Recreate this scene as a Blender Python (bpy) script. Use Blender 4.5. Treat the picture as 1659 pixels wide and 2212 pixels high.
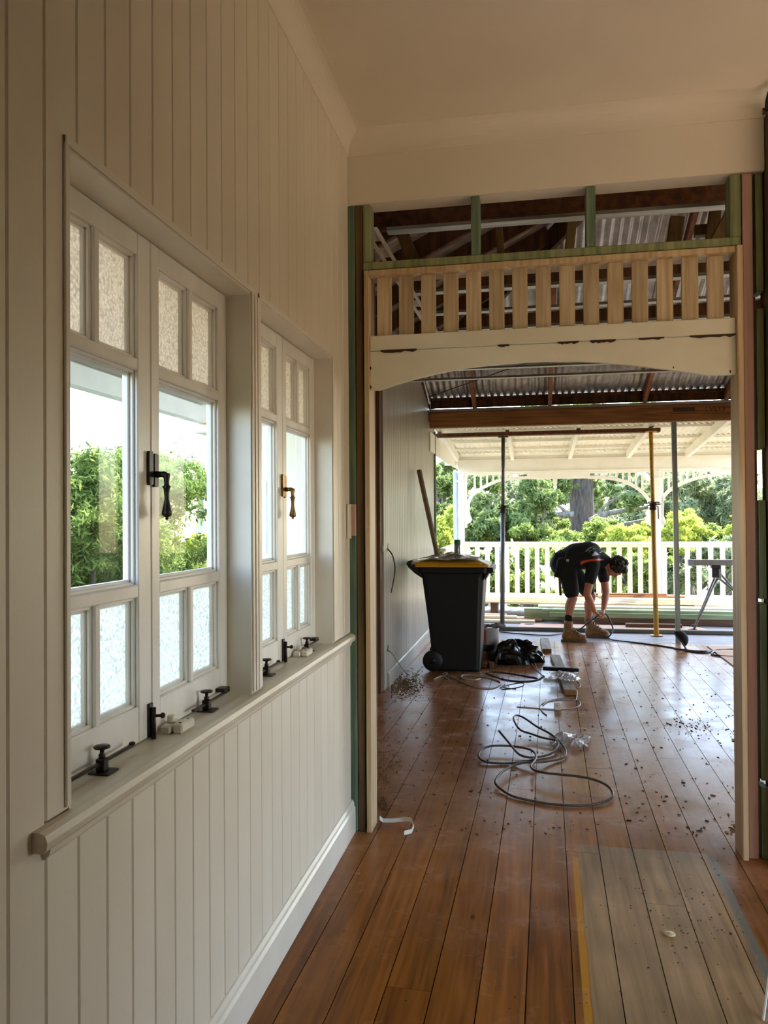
import bpy, bmesh, math, random
import numpy as np
from mathutils import Vector, Matrix

for _o in list(bpy.data.objects):
    bpy.data.objects.remove(_o)
SC = bpy.context.scene
COL = SC.collection
random.seed(7)
RNG = np.random.default_rng(7)

# ------------------------------------------------------------------ camera
FPX, CXP, CYP = 1689.3, 829.5, 1106.0
YAW, PITCH, ROLL = 0.188678, 0.008978, -0.0061887
CAM = Vector((0.84, 0.0, 1.45))
_s, _c = math.sin(YAW), math.cos(YAW)
_f = Vector((-_s * math.cos(PITCH), _c * math.cos(PITCH), math.sin(PITCH)))
_r0 = Vector((_c, _s, 0.0))
_u0 = _r0.cross(_f)
CR = math.cos(ROLL) * _r0 + math.sin(ROLL) * _u0
CU = -math.sin(ROLL) * _r0 + math.cos(ROLL) * _u0
CF = _f
cam_d = bpy.data.cameras.new('camera')
cam_d.sensor_fit = 'VERTICAL'
cam_d.sensor_height = 36.0
cam_d.lens = FPX / 2212.0 * 36.0
cam_d.clip_start = 0.02
cam_d.clip_end = 500
cam = bpy.data.objects.new('camera', cam_d)
COL.objects.link(cam)
_m = Matrix((CR, CU, -CF)).transposed().to_4x4()
_m.translation = CAM
cam.matrix_world = _m
SC.camera = cam

# ------------------------------------------------------------------ sky, sun, exposure
SUN_DIR = Vector((0.55, 0.95, 1.35)).normalized()      # towards the sun
world = bpy.data.worlds.new('sky')
SC.world = world
world.use_nodes = True
_nt = world.node_tree
_bg = _nt.nodes['Background']
_sky = _nt.nodes.new('ShaderNodeTexSky')
_sky.sky_type = 'NISHITA'
_sky.sun_disc = False
_sky.sun_elevation = math.asin(SUN_DIR.z)
_sky.sun_rotation = math.atan2(SUN_DIR.x, SUN_DIR.y)
_sky.air_density = 1.0
_sky.dust_density = 1.0
_nt.links.new(_sky.outputs[0], _bg.inputs[0])
_bg.inputs[1].default_value = 0.88
sun_d = bpy.data.lights.new('sun', 'SUN')
sun_d.energy = 8.5
sun_d.angle = 0.01
sun_d.color = (1.0, 0.95, 0.88)
sun = bpy.data.objects.new('sun', sun_d)
COL.objects.link(sun)
sun.rotation_euler = (-SUN_DIR).to_track_quat('-Z', 'Y').to_euler()
sun.location = (8, 14, 14)
vs = SC.view_settings
vs.view_transform = 'Standard'
vs.look = 'None'
vs.exposure = 0.92
vs.gamma = 1.0
vs.use_curve_mapping = False
SC.cycles.max_bounces = 10
SC.cycles.diffuse_bounces = 6
SC.cycles.transparent_max_bounces = 16
SC.cycles.caustics_reflective = False
SC.cycles.caustics_refractive = False
SC.cycles.sample_clamp_indirect = 6.0

# ------------------------------------------------------------------ pixel helpers (photo 1659 x 2212)
def ray(px, py):
    return CF + CR * ((px - CXP) / FPX) - CU * ((py - CYP) / FPX)
def pl(px, py, ax, val):
    d = ray(px, py)
    return CAM + d * ((val - CAM[ax]) / d[ax])
def fl(px, py, z=0.0):
    return pl(px, py, 2, z)
def AX(px, py, x): return pl(px, py, 0, x)
def AY(px, py, y): return pl(px, py, 1, y)

# ------------------------------------------------------------------ materials
def lin(c):
    return tuple((v / 255 / 12.92) if v / 255 <= 0.04045 else ((v / 255 + 0.055) / 1.055) ** 2.4 for v in c)
MATS = {}
def mat(name, c1, c2=None, rough=0.5, scale=(6, 6, 6), detail=4, bump=0.0, bscale=None, metal=0.0, spec=0.5,
        coat=0.0, sheen=0.0, contrast=(0.35, 0.65), island=0.0, coord='Object', transl=0.0, distort=0.0):
    if name in MATS:
        return MATS[name]
    m = bpy.data.materials.new(name)
    m.use_nodes = True
    nt = m.node_tree
    b = nt.nodes['Principled BSDF']
    b.inputs['Roughness'].default_value = rough
    b.inputs['Metallic'].default_value = metal
    b.inputs['Specular IOR Level'].default_value = spec
    b.inputs['Coat Weight'].default_value = coat
    b.inputs['Coat Roughness'].default_value = 0.15
    c1 = lin(c1)
    c2 = lin(c2) if c2 else tuple(v * 0.85 for v in c1)
    tc = nt.nodes.new('ShaderNodeTexCoord')
    mp = nt.nodes.new('ShaderNodeMapping')
    mp.inputs['Scale'].default_value = scale
    nt.links.new(tc.outputs[coord], mp.inputs[0])
    vec = mp.outputs[0]
    geo = nt.nodes.new('ShaderNodeNewGeometry')
    if island > 0 or coord == 'Object':
        oi = nt.nodes.new('ShaderNodeObjectInfo')
        add = nt.nodes.new('ShaderNodeVectorMath'); add.operation = 'MULTIPLY_ADD'
        nt.links.new(oi.outputs['Random'], add.inputs[0])
        add.inputs[1].default_value = (37.0, 17.0, 53.0)
        nt.links.new(vec, add.inputs[2])
        vec = add.outputs[0]
    n = nt.nodes.new('ShaderNodeTexNoise')
    n.inputs['Scale'].default_value = 1.0
    n.inputs['Detail'].default_value = detail
    n.inputs['Distortion'].default_value = distort
    nt.links.new(vec, n.inputs['Vector'])
    rp = nt.nodes.new('ShaderNodeValToRGB')
    rp.color_ramp.elements[0].position = contrast[0]
    rp.color_ramp.elements[1].position = contrast[1]
    rp.color_ramp.elements[0].color = (*c2, 1)
    rp.color_ramp.elements[1].color = (*c1, 1)
    nt.links.new(n.outputs['Fac'], rp.inputs[0])
    colr = rp.outputs[0]
    if island > 0:
        hs = nt.nodes.new('ShaderNodeHueSaturation')
        mr = nt.nodes.new('ShaderNodeMapRange')
        mr.inputs['To Min'].default_value = 1 - island
        mr.inputs['To Max'].default_value = 1 + island
        nt.links.new(oi.outputs['Random'], mr.inputs['Value'])
        nt.links.new(mr.outputs[0], hs.inputs['Value'])
        nt.links.new(colr, hs.inputs['Color'])
        colr = hs.outputs[0]
    nt.links.new(colr, b.inputs['Base Color'])
    if bump > 0:
        bp = nt.nodes.new('ShaderNodeBump')
        bp.inputs['Strength'].default_value = bump
        bp.inputs['Distance'].default_value = 0.01
        if bscale:
            n2 = nt.nodes.new('ShaderNodeTexNoise')
            n2.inputs['Scale'].default_value = bscale
            n2.inputs['Detail'].default_value = 3
            nt.links.new(tc.outputs[coord], n2.inputs['Vector'])
            nt.links.new(n2.outputs['Fac'], bp.inputs['Height'])
        else:
            nt.links.new(n.outputs['Fac'], bp.inputs['Height'])
        nt.links.new(bp.outputs[0], b.inputs['Normal'])
    MATS[name] = m
    return m

def leaf_mat(name, ca, cb, transl=0.52):
    if name in MATS: return MATS[name]
    m = bpy.data.materials.new(name); m.use_nodes = True
    nt = m.node_tree; nt.nodes.clear()
    out = nt.nodes.new('ShaderNodeOutputMaterial')
    geo = nt.nodes.new('ShaderNodeNewGeometry')
    rp = nt.nodes.new('ShaderNodeValToRGB')
    rp.color_ramp.elements[0].color = (*lin(ca), 1); rp.color_ramp.elements[1].color = (*lin(cb), 1)
    nt.links.new(geo.outputs['Random Per Island'], rp.inputs[0])
    d = nt.nodes.new('ShaderNodeBsdfDiffuse'); t = nt.nodes.new('ShaderNodeBsdfTranslucent')
    nt.links.new(rp.outputs[0], d.inputs[0]); nt.links.new(rp.outputs[0], t.inputs[0])
    mx = nt.nodes.new('ShaderNodeMixShader'); mx.inputs[0].default_value = transl
    nt.links.new(d.outputs[0], mx.inputs[1]); nt.links.new(t.outputs[0], mx.inputs[2])
    nt.links.new(mx.outputs[0], out.inputs[0])
    MATS[name] = m
    return m

def clear_glass(name, wavy=0.0, tint=(1, 1, 1)):
    if name in MATS: return MATS[name]
    m = bpy.data.materials.new(name); m.use_nodes = True
    nt = m.node_tree; nt.nodes.clear()
    out = nt.nodes.new('ShaderNodeOutputMaterial')
    tr = nt.nodes.new('ShaderNodeBsdfTransparent'); tr.inputs[0].default_value = (*tint, 1)
    gl = nt.nodes.new('ShaderNodeBsdfGlossy'); gl.inputs['Roughness'].default_value = 0.02
    lw = nt.nodes.new('ShaderNodeLayerWeight'); lw.inputs[0].default_value = .5
    pw = nt.nodes.new('ShaderNodeMath'); pw.operation = 'POWER'; pw.inputs[1].default_value = 4.0; nt.links.new(lw.outputs['Facing'], pw.inputs[0])
    fr = nt.nodes.new('ShaderNodeMath'); fr.operation = 'MULTIPLY_ADD'; fr.inputs[1].default_value = .08; fr.inputs[2].default_value = .008; nt.links.new(pw.outputs[0], fr.inputs[0])
    mx = nt.nodes.new('ShaderNodeMixShader')
    if wavy:
        rf = nt.nodes.new('ShaderNodeBsdfRefraction'); rf.inputs['IOR'].default_value = 1.12; rf.inputs['Roughness'].default_value = 0.0
        n = nt.nodes.new('ShaderNodeTexNoise'); n.inputs['Scale'].default_value = 9.0
        tc = nt.nodes.new('ShaderNodeTexCoord'); nt.links.new(tc.outputs['Object'], n.inputs['Vector'])
        bp = nt.nodes.new('ShaderNodeBump'); bp.inputs['Strength'].default_value = wavy; bp.inputs['Distance'].default_value = 0.02
        nt.links.new(n.outputs['Fac'], bp.inputs['Height'])
        nt.links.new(bp.outputs[0], gl.inputs['Normal'])
    nt.links.new(fr.outputs[0], mx.inputs[0]); nt.links.new(tr.outputs[0], mx.inputs[1]); nt.links.new(gl.outputs[0], mx.inputs[2])
    nt.links.new(mx.outputs[0], out.inputs[0])
    MATS[name] = m
    return m

def pebble_glass(name, col, scale=120):
    m = bpy.data.materials.new(name); m.use_nodes = True
    nt = m.node_tree; nt.nodes.clear()
    out = nt.nodes.new('ShaderNodeOutputMaterial')
    tc = nt.nodes.new('ShaderNodeTexCoord')
    vo = nt.nodes.new('ShaderNodeTexVoronoi'); vo.feature = 'SMOOTH_F1'; vo.inputs['Scale'].default_value = scale
    nt.links.new(tc.outputs['Object'], vo.inputs['Vector'])
    bp = nt.nodes.new('ShaderNodeBump'); bp.inputs['Strength'].default_value = 1.0; bp.inputs['Distance'].default_value = 0.006
    nt.links.new(vo.outputs['Distance'], bp.inputs['Height'])
    t = nt.nodes.new('ShaderNodeBsdfTranslucent'); g = nt.nodes.new('ShaderNodeBsdfGlossy'); g.inputs['Roughness'].default_value = 0.15
    rp = nt.nodes.new('ShaderNodeValToRGB')
    c = lin(col)
    rp.color_ramp.elements[0].color = (*c, 1); rp.color_ramp.elements[1].color = (*[v * 0.62 for v in c], 1)
    rp.color_ramp.elements[0].position = 0.15; rp.color_ramp.elements[1].position = 0.75
    nt.links.new(vo.outputs['Distance'], rp.inputs[0])
    nt.links.new(rp.outputs[0], t.inputs[0])
    nt.links.new(bp.outputs[0], t.inputs['Normal']); nt.links.new(bp.outputs[0], g.inputs['Normal'])
    mx = nt.nodes.new('ShaderNodeMixShader'); mx.inputs[0].default_value = 0.06
    nt.links.new(t.outputs[0], mx.inputs[1]); nt.links.new(g.outputs[0], mx.inputs[2])
    nt.links.new(mx.outputs[0], out.inputs[0])
    MATS[name] = m
    return m

# ------------------------------------------------------------------ mesh builder
class MB:
    def __init__(s): s.v = []; s.f = []; s.sm = []
    def add(s, vs, fs, smooth=False):
        o = len(s.v); s.v += [tuple(p) for p in vs]; s.f += [tuple(o + i for i in f) for f in fs]; s.sm += [smooth] * len(fs); return s
    def box(s, x0, x1, y0, y1, z0, z1, c=0.0):
        x0, x1 = min(x0, x1), max(x0, x1); y0, y1 = min(y0, y1), max(y0, y1); z0, z1 = min(z0, z1), max(z0, z1)
        M = Matrix.Translation(((x0 + x1) / 2, (y0 + y1) / 2, (z0 + z1) / 2))
        return s.obox(M, x1 - x0, y1 - y0, z1 - z0, c)
    def obox(s, M, sx, sy, sz, c=0.0):
        hx, hy, hz = sx / 2, sy / 2, sz / 2
        c = min(c, hx * .45, hy * .45, hz * .45)
        if c <= 0:
            vs = [M @ Vector((a * hx, b * hy, d * hz)) for a in (-1, 1) for b in (-1, 1) for d in (-1, 1)]
            return s.add(vs, [(0, 1, 3, 2), (4, 6, 7, 5), (0, 4, 5, 1), (2, 3, 7, 6), (0, 2, 6, 4), (1, 5, 7, 3)])
        vs = []; idx = {}
        for a in (-1, 1):
            for b in (-1, 1):
                for d in (-1, 1):
                    for k in range(3):
                        p = [a * (hx - c), b * (hy - c), d * (hz - c)]
                        p[k] = (a * hx, b * hy, d * hz)[k]
                        idx[(a, b, d, k)] = len(vs); vs.append(M @ Vector(p))
        fs = []
        for k in range(3):
            i, j = [(1, 2), (2, 0), (0, 1)][k]
            for sg in (-1, 1):
                q = []
                for (u, w) in ((-1, -1), (1, -1), (1, 1), (-1, 1)):
                    t = [0, 0, 0]; t[k] = sg; t[i] = u; t[j] = w
                    q.append(idx[(*t, k)])
                fs.append(tuple(q) if sg > 0 else tuple(reversed(q)))
        for k in range(3):
            i, j = [(1, 2), (2, 0), (0, 1)][k]
            for u in (-1, 1):
                for w in (-1, 1):
                    t0 = [0, 0, 0]; t0[i] = u; t0[j] = w
                    a0 = list(t0); a0[k] = -1; a1 = list(t0); a1[k] = 1
                    q = [idx[(*a0, i)], idx[(*a1, i)], idx[(*a1, j)], idx[(*a0, j)]]
                    fs.append(tuple(q) if u * w < 0 else tuple(reversed(q)))
        for a in (-1, 1):
            for b in (-1, 1):
                for d in (-1, 1):
                    q = [idx[(a, b, d, k)] for k in range(3)]
                    fs.append(tuple(q) if a * b * d > 0 else tuple(reversed(q)))
        return s.add(vs, fs)
    def bar(s, p, q, w, h, up=(0, 0, 1), c=0.0):
        p = Vector(p); q = Vector(q); d = q - p; L = d.length; d.normalize()
        up = Vector(up)
        if abs(d.dot(up)) > .98: up = Vector((0, 1, 0))
        sx = d.cross(up).normalized(); sz = sx.cross(d).normalized()
        M = Matrix((sx, d, sz)).transposed().to_4x4(); M.translation = (p + q) / 2
        return s.obox(M, w, L, h, c)
    def tube(s, pts, r, n=8, closed=False, flat=1.0, caps=True):
        pts = [Vector(p) for p in pts]; N = len(pts)
        rs = r if isinstance(r, (list, tuple)) else [r] * N
        vs = []; prev = None
        for i, p in enumerate(pts):
            if closed: d = pts[(i + 1) % N] - pts[i - 1]
            else: d = pts[min(i + 1, N - 1)] - pts[max(i - 1, 0)]
            if d.length < 1e-9: d = Vector((0, 0, 1))
            d.normalize()
            if prev is None:
                a = Vector((0, 0, 1)) if abs(d.z) < .9 else Vector((1, 0, 0))
                u = d.cross(a).normalized()
            else:
                u = prev - d * prev.dot(d)
                u = u.normalized() if u.length > 1e-6 else d.orthogonal().normalized()
            prev = u; w = d.cross(u)
            for k in range(n):
                t = 2 * math.pi * k / n
                vs.append(p + u * (rs[i] * math.cos(t)) + w * (rs[i] * flat * math.sin(t)))
        fs = []
        for i in range(N if closed else N - 1):
            j = (i + 1) % N
            for k in range(n):
                fs.append((i * n + k, i * n + (k + 1) % n, j * n + (k + 1) % n, j * n + k))
        if not closed and caps:
            fs.append(tuple(reversed(range(n)))); fs.append(tuple((N - 1) * n + k for k in range(n)))
        return s.add(vs, fs, True)
    def lathe(s, prof, M=None, n=16):
        M = M or Matrix()
        vs = []; fs = []
        for r, z in prof:
            for k in range(n):
                t = 2 * math.pi * k / n
                vs.append(M @ Vector((r * math.cos(t), r * math.sin(t), z)))
        for i in range(len(prof) - 1):
            for k in range(n):
                fs.append((i * n + k, i * n + (k + 1) % n, (i + 1) * n + (k + 1) % n, (i + 1) * n + k))
        fs.append(tuple(reversed(range(n)))); fs.append(tuple((len(prof) - 1) * n + k for k in range(n)))
        return s.add(vs, fs, True)
    def prism(s, poly, fn, t0, t1):
        """poly: 2-D outline, fn(u, v, t) -> 3-D point"""
        n = len(poly)
        vs = [fn(u, v, t0) for u, v in poly] + [fn(u, v, t1) for u, v in poly]
        fs = [(i, (i + 1) % n, n + (i + 1) % n, n + i) for i in range(n)]
        fs += [tuple(reversed(range(n))), tuple(range(n, 2 * n))]
        return s.add(vs, fs)
    def strip(s, A, B, fn, t0, t1):
        """thick band between two 2-D polylines A and B of equal length"""
        n = len(A)
        vs = []
        for t in (t0, t1):
            vs += [fn(u, v, t) for u, v in A] + [fn(u, v, t) for u, v in B]
        fs = []
        for i in range(n - 1):
            fs += [(i, i + 1, n + i + 1, n + i), (2 * n + i, 3 * n + i, 3 * n + i + 1, 2 * n + i + 1),
                   (i, 2 * n + i, 2 * n + i + 1, i + 1), (n + i, n + i + 1, 3 * n + i + 1, 3 * n + i)]
        fs += [(0, n, 3 * n, 2 * n), (n - 1, 3 * n - 1, 4 * n - 1, 2 * n - 1)]
        return s.add(vs, fs)
    def ball(s, c, r, n=10, m=7, scale=(1, 1, 1), R=None):
        vs = []; fs = []; c = Vector(c)
        for i in range(m + 1):
            ph = math.pi * i / m
            for k in range(n):
                t = 2 * math.pi * k / n
                q = Vector((math.sin(ph) * math.cos(t) * scale[0], math.sin(ph) * math.sin(t) * scale[1], math.cos(ph) * scale[2])) * r
                if R: q = R @ q
                vs.append(c + q)
        for i in range(m):
            for k in range(n):
                fs.append((i * n + k, (i + 1) * n + k, (i + 1) * n + (k + 1) % n, i * n + (k + 1) % n))
        return s.add(vs, fs, True)
    def capsule(s, p, q, r0, r1, n=10):
        p = Vector(p); q = Vector(q); d = (q - p)
        L = d.length; d.normalize()
        pts = []; rs = []
        for i in range(5):
            a = math.pi / 2 * (1 - i / 4); pts.append(p - d * (r0 * math.sin(a))); rs.append(max(r0 * math.cos(a), r0 * .02))
        for i in range(5):
            a = math.pi / 2 * (i / 4); pts.append(q + d * (r1 * math.sin(a))); rs.append(max(r1 * math.cos(a), r1 * .02))
        return s.tube(pts, rs, n)
    def mesh(s, name, org=None):
        me = bpy.data.meshes.new(name)
        vs = s.v if org is None else [(v[0] - org[0], v[1] - org[1], v[2] - org[2]) for v in s.v]
        me.from_pydata([tuple(v) for v in vs], [], s.f)
        me.polygons.foreach_set('use_smooth', s.sm)
        bm = bmesh.new(); bm.from_mesh(me); bmesh.ops.recalc_face_normals(bm, faces=bm.faces); bm.to_mesh(me); bm.free()
        me.update()
        return me
    def build(s, name, m, parent=None, label=None, cat=None, group=None, kind=None, org=None):
        o_ = ORG.get(parent.name) if parent is not None else org
        me = s.mesh(name, o_)
        me.materials.append(m)
        o = bpy.data.objects.new(name, me)
        COL.objects.link(o)
        if parent is not None:
            o.parent = parent; ORG[o.name] = o_
        elif org is not None:
            o.location = org; ORG[o.name] = Vector(org)
        else:
            ORG[o.name] = Vector((0, 0, 0))
        return tag(o, label, cat, group, kind)
ORG = {}
def tag(o, label=None, cat=None, group=None, kind=None):
    if label: o['label'] = label
    if cat: o['category'] = cat
    if group: o['group'] = group
    if kind: o['kind'] = kind
    return o
def thing(name, loc, label=None, cat=None, group=None, kind=None):
    o = bpy.data.objects.new(name, None)
    o.empty_display_size = 0.1
    COL.objects.link(o); o.location = loc
    ORG[o.name] = Vector(loc)
    return tag(o, label, cat, group, kind)
def inst(me, name, loc, parent=None, rot=None, scale=None):
    """another object on shared mesh data, placed at a world point"""
    o = bpy.data.objects.new(name, me); COL.objects.link(o)
    if parent is not None:
        o.parent = parent; o.location = Vector(loc) - ORG[parent.name]
    else: o.location = loc
    if rot is not None: o.rotation_euler = rot
    if scale is not None: o.scale = scale
    ORG[o.name] = Vector(loc)
    return o
def B(name, x0, x1, y0, y1, z0, z1, m, parent=None, c=0.003, **k):
    return MB().box(x0, x1, y0, y1, z0, z1, c).build(name, m, parent, **k)
def smooth_path(pts, sub=6):
    P = [Vector(p) for p in pts]; out = []
    for i in range(len(P) - 1):
        a, b, c, d = P[max(i - 1, 0)], P[i], P[i + 1], P[min(i + 2, len(P) - 1)]
        for k in range(sub):
            t = k / sub
            out.append(0.5 * ((2 * b) + (-a + c) * t + (2 * a - 5 * b + 4 * c - d) * t * t + (-a + 3 * b - 3 * c + d) * t ** 3))
    out.append(P[-1]); return out
def text_mesh(name, body, size, m, parent, M, extrude=0.0005):
    cu = bpy.data.curves.new(name, 'FONT'); cu.body = body; cu.size = size; cu.extrude = extrude
    cu.align_x = 'CENTER'; cu.align_y = 'CENTER'
    tmp = bpy.data.objects.new(name, cu); COL.objects.link(tmp)
    dg = bpy.context.evaluated_depsgraph_get(); dg.update()
    me = bpy.data.meshes.new_from_object(tmp.evaluated_get(dg))
    bpy.data.objects.remove(tmp)
    o_ = ORG.get(parent.name, Vector((0, 0, 0)))
    me.transform(Matrix.Translation(-o_) @ M); me.name = name
    me.materials.clear(); me.materials.append(m)
    o = bpy.data.objects.new(name, me); COL.objects.link(o); o.parent = parent; ORG[o.name] = o_
    return o

# ------------------------------------------------------------------ shared materials
M_WALL = mat('painted_board', (224, 215, 198), (216, 206, 188), rough=0.42, scale=(3, 3, 1.2), bump=0.04, bscale=60)
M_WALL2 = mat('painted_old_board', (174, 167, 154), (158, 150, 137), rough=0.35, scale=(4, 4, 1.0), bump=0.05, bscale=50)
M_CEIL = mat('ceiling_paint', (230, 221, 206), (224, 215, 199), rough=0.6, scale=(2, 2, 2))
M_TRIM = mat('painted_trim', (228, 221, 208), (218, 210, 195), rough=0.36, scale=(5, 5, 5), bump=0.03, bscale=50)
M_SASH = mat('sash_paint', (232, 230, 224), (218, 214, 206), rough=0.33, scale=(8, 8, 3), bump=0.05, bscale=45)
M_SILL = mat('worn_sill_paint', (222, 214, 198), (198, 186, 164), rough=0.45, scale=(30, 3, 30), detail=6, contrast=(.38, .7), bump=0.06)
M_GREEN = mat('treated_green_timber', (150, 156, 112), (112, 120, 84), rough=0.7, scale=(40, 40, 2.5), detail=5, bump=0.1)
M_GREEN2 = mat('treated_bluegreen_timber', (120, 140, 116), (84, 104, 88), rough=0.7, scale=(40, 40, 2.5), detail=5, bump=0.1)
M_BROWNST = mat('dark_brown_stud', (116, 92, 58), (74, 56, 34), rough=0.7, scale=(40, 40, 2), detail=5, bump=0.1)
M_PINE = mat('pine_lining', (212, 188, 152), (184, 156, 116), rough=0.5, scale=(50, 50, 2.2), detail=6, bump=0.05, island=.05)
M_SLAT = mat('hardwood_picket', (212, 192, 160), (180, 158, 124), rough=0.5, scale=(60, 60, 3), detail=6, bump=0.06, island=.14)
M_PINK = mat('pink_primed_stud', (200, 164, 150), (182, 146, 132), rough=0.6, scale=(30, 30, 2), bump=0.05)
M_LVL = mat('laminated_beam', (180, 126, 72), (132, 86, 44), rough=0.6, scale=(2.0, 30, 30), detail=6, bump=0.06)
M_RAFT = mat('old_rafter', (122, 76, 44), (82, 48, 28), rough=0.75, scale=(30, 2, 30), detail=6, bump=0.08)
M_OLDT = mat('old_hardwood', (112, 74, 44), (62, 40, 26), rough=0.8, scale=(20, 20, 3), detail=6, bump=0.1)
M_ROOF = mat('galvanised_sheet', (196, 190, 184), (158, 152, 146), rough=0.38, scale=(8, 8, 2), metal=0.35, bump=0.03)
M_STEEL = mat('zinc_batten', (176, 172, 164), (140, 136, 128), rough=0.4, scale=(3, 30, 30), metal=0.5)
M_WHITE = mat('verandah_white', (242, 238, 230), (236, 231, 220), rough=0.5, scale=(6, 6, 6), bump=0.03, bscale=40)
M_CREAM = mat('verandah_cream', (244, 234, 216), (238, 226, 204), rough=0.5, scale=(6, 6, 6))
M_DARKM = mat('dark_bronze', (54, 44, 36), (34, 28, 24), rough=0.4, scale=(60, 60, 60), metal=0.6)
M_BRASS = mat('aged_brass', (150, 116, 62), (92, 68, 36), rough=0.35, scale=(50, 50, 50), metal=0.85)
M_IVORY = mat('ivory_plastic', (226, 218, 202), (216, 208, 190), rough=0.35)
M_BLACK = mat('black_plastic', (9, 9, 10), (6, 6, 7), rough=0.5, scale=(10, 10, 10), bump=0.03, bscale=120)
M_CONC = mat('weathered_grey_deck', (166, 164, 166), (128, 126, 128), rough=0.55, scale=(2, 40, 40), detail=6, bump=0.06, island=.06)
M_GLASS = clear_glass('window_glass')
M_PEBW = pebble_glass('pebbled_white_glass', (252, 248, 238), 150)
M_PEBA = pebble_glass('pebbled_cream_glass', (240, 222, 206), 150)

# ------------------------------------------------------------------ floor
TH = 0.0176
CT, ST = math.cos(TH), math.sin(TH)
def floor_material():
    m = bpy.data.materials.new('varnished_floor'); m.use_nodes = True
    nt = m.node_tree; N = nt.nodes; L = nt.links
    b = N['Principled BSDF']
    geo = N.new('ShaderNodeNewGeometry'); oi = N.new('ShaderNodeObjectInfo')
    sp = N.new('ShaderNodeSeparateXYZ'); L.new(geo.outputs['Position'], sp.inputs[0])
    mp = N.new('ShaderNodeMapping'); mp.inputs['Scale'].default_value = (34, 1.6, 20); mp.inputs['Rotation'].default_value = (0, 0, TH)
    L.new(geo.outputs['Position'], mp.inputs[0])
    ad = N.new('ShaderNodeVectorMath'); ad.operation = 'MULTIPLY_ADD'
    L.new(oi.outputs['Random'], ad.inputs[0]); ad.inputs[1].default_value = (31, 57, 11); L.new(mp.outputs[0], ad.inputs[2])
    n1 = N.new('ShaderNodeTexNoise'); n1.inputs['Scale'].default_value = 1; n1.inputs['Detail'].default_value = 6; n1.inputs['Distortion'].default_value = .6
    L.new(ad.outputs[0], n1.inputs['Vector'])
    r1 = N.new('ShaderNodeValToRGB'); e = r1.color_ramp.elements
    e[0].position = .3; e[0].color = (*lin((112, 67, 27)), 1); e[1].position = .72; e[1].color = (*lin((170, 109, 49)), 1)
    L.new(n1.outputs['Fac'], r1.inputs[0])
    hs = N.new('ShaderNodeHueSaturation'); mr = N.new('ShaderNodeMapRange')
    mr.inputs['To Min'].default_value = .78; mr.inputs['To Max'].default_value = 1.15
    L.new(oi.outputs['Random'], mr.inputs[0]); L.new(mr.outputs[0], hs.inputs['Value']); L.new(r1.outputs[0], hs.inputs['Color'])
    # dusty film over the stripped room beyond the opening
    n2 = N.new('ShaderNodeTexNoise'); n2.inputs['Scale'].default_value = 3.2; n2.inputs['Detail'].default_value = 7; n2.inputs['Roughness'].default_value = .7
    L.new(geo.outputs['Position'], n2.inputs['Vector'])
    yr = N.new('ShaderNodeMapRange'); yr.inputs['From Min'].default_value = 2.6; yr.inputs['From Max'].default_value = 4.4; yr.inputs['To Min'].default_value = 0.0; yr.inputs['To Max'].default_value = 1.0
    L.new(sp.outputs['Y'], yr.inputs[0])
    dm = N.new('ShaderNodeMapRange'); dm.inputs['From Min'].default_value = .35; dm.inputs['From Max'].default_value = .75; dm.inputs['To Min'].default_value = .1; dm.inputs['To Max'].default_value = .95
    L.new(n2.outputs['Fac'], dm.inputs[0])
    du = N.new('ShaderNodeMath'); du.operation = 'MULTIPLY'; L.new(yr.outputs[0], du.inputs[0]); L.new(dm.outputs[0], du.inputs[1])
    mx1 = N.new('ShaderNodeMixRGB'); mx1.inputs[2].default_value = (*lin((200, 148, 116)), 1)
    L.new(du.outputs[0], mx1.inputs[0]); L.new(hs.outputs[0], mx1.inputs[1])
    # bare patch where a cabinet stood: s in (0.955, 1.50), y below 3.57
    sx = N.new('ShaderNodeMath'); sx.operation = 'MULTIPLY'; sx.inputs[1].default_value = CT; L.new(sp.outputs['X'], sx.inputs[0])
    sy = N.new('ShaderNodeMath'); sy.operation = 'MULTIPLY_ADD'; sy.inputs[1].default_value = -ST; L.new(sp.outputs['Y'], sy.inputs[0]); L.new(sx.outputs[0], sy.inputs[2])
    wob = N.new('ShaderNodeMath'); wob.operation = 'MULTIPLY_ADD'; wob.inputs[1].default_value = .02; L.new(n2.outputs['Fac'], wob.inputs[0]); L.new(sy.outputs[0], wob.inputs[2])
    def step(src, lo, hi):
        q = N.new('ShaderNodeMapRange'); q.inputs['From Min'].default_value = lo; q.inputs['From Max'].default_value = hi
        L.new(src, q.inputs[0]); return q.outputs[0]
    def mul(a, c):
        q = N.new('ShaderNodeMath'); q.operation = 'MULTIPLY'; L.new(a, q.inputs[0]); L.new(c, q.inputs[1]); return q.outputs[0]
    pa = mul(mul(step(wob.outputs[0], .966, .972), step(wob.outputs[0], 1.512, 1.506)), step(sp.outputs['Y'], 3.585, 3.57))
    r2 = N.new('ShaderNodeValToRGB'); e = r2.color_ramp.elements
    e[0].position = .28; e[0].color = (*lin((146, 116, 78)), 1); e[1].position = .75; e[1].color = (*lin((194, 158, 110)), 1)
    L.new(n1.outputs['Fac'], r2.inputs[0])
    n3 = N.new('ShaderNodeTexNoise'); n3.inputs['Scale'].default_value = 2.4; n3.inputs['Detail'].default_value = 3; L.new(geo.outputs['Position'], n3.inputs['Vector'])
    r3 = N.new('ShaderNodeValToRGB'); e = r3.color_ramp.elements
    e[0].position = .4; e[0].color = (.62, .64, .62, 1); e[1].position = .62; e[1].color = (1, 1, 1, 1)
    L.new(n3.outputs['Fac'], r3.inputs[0])
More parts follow.
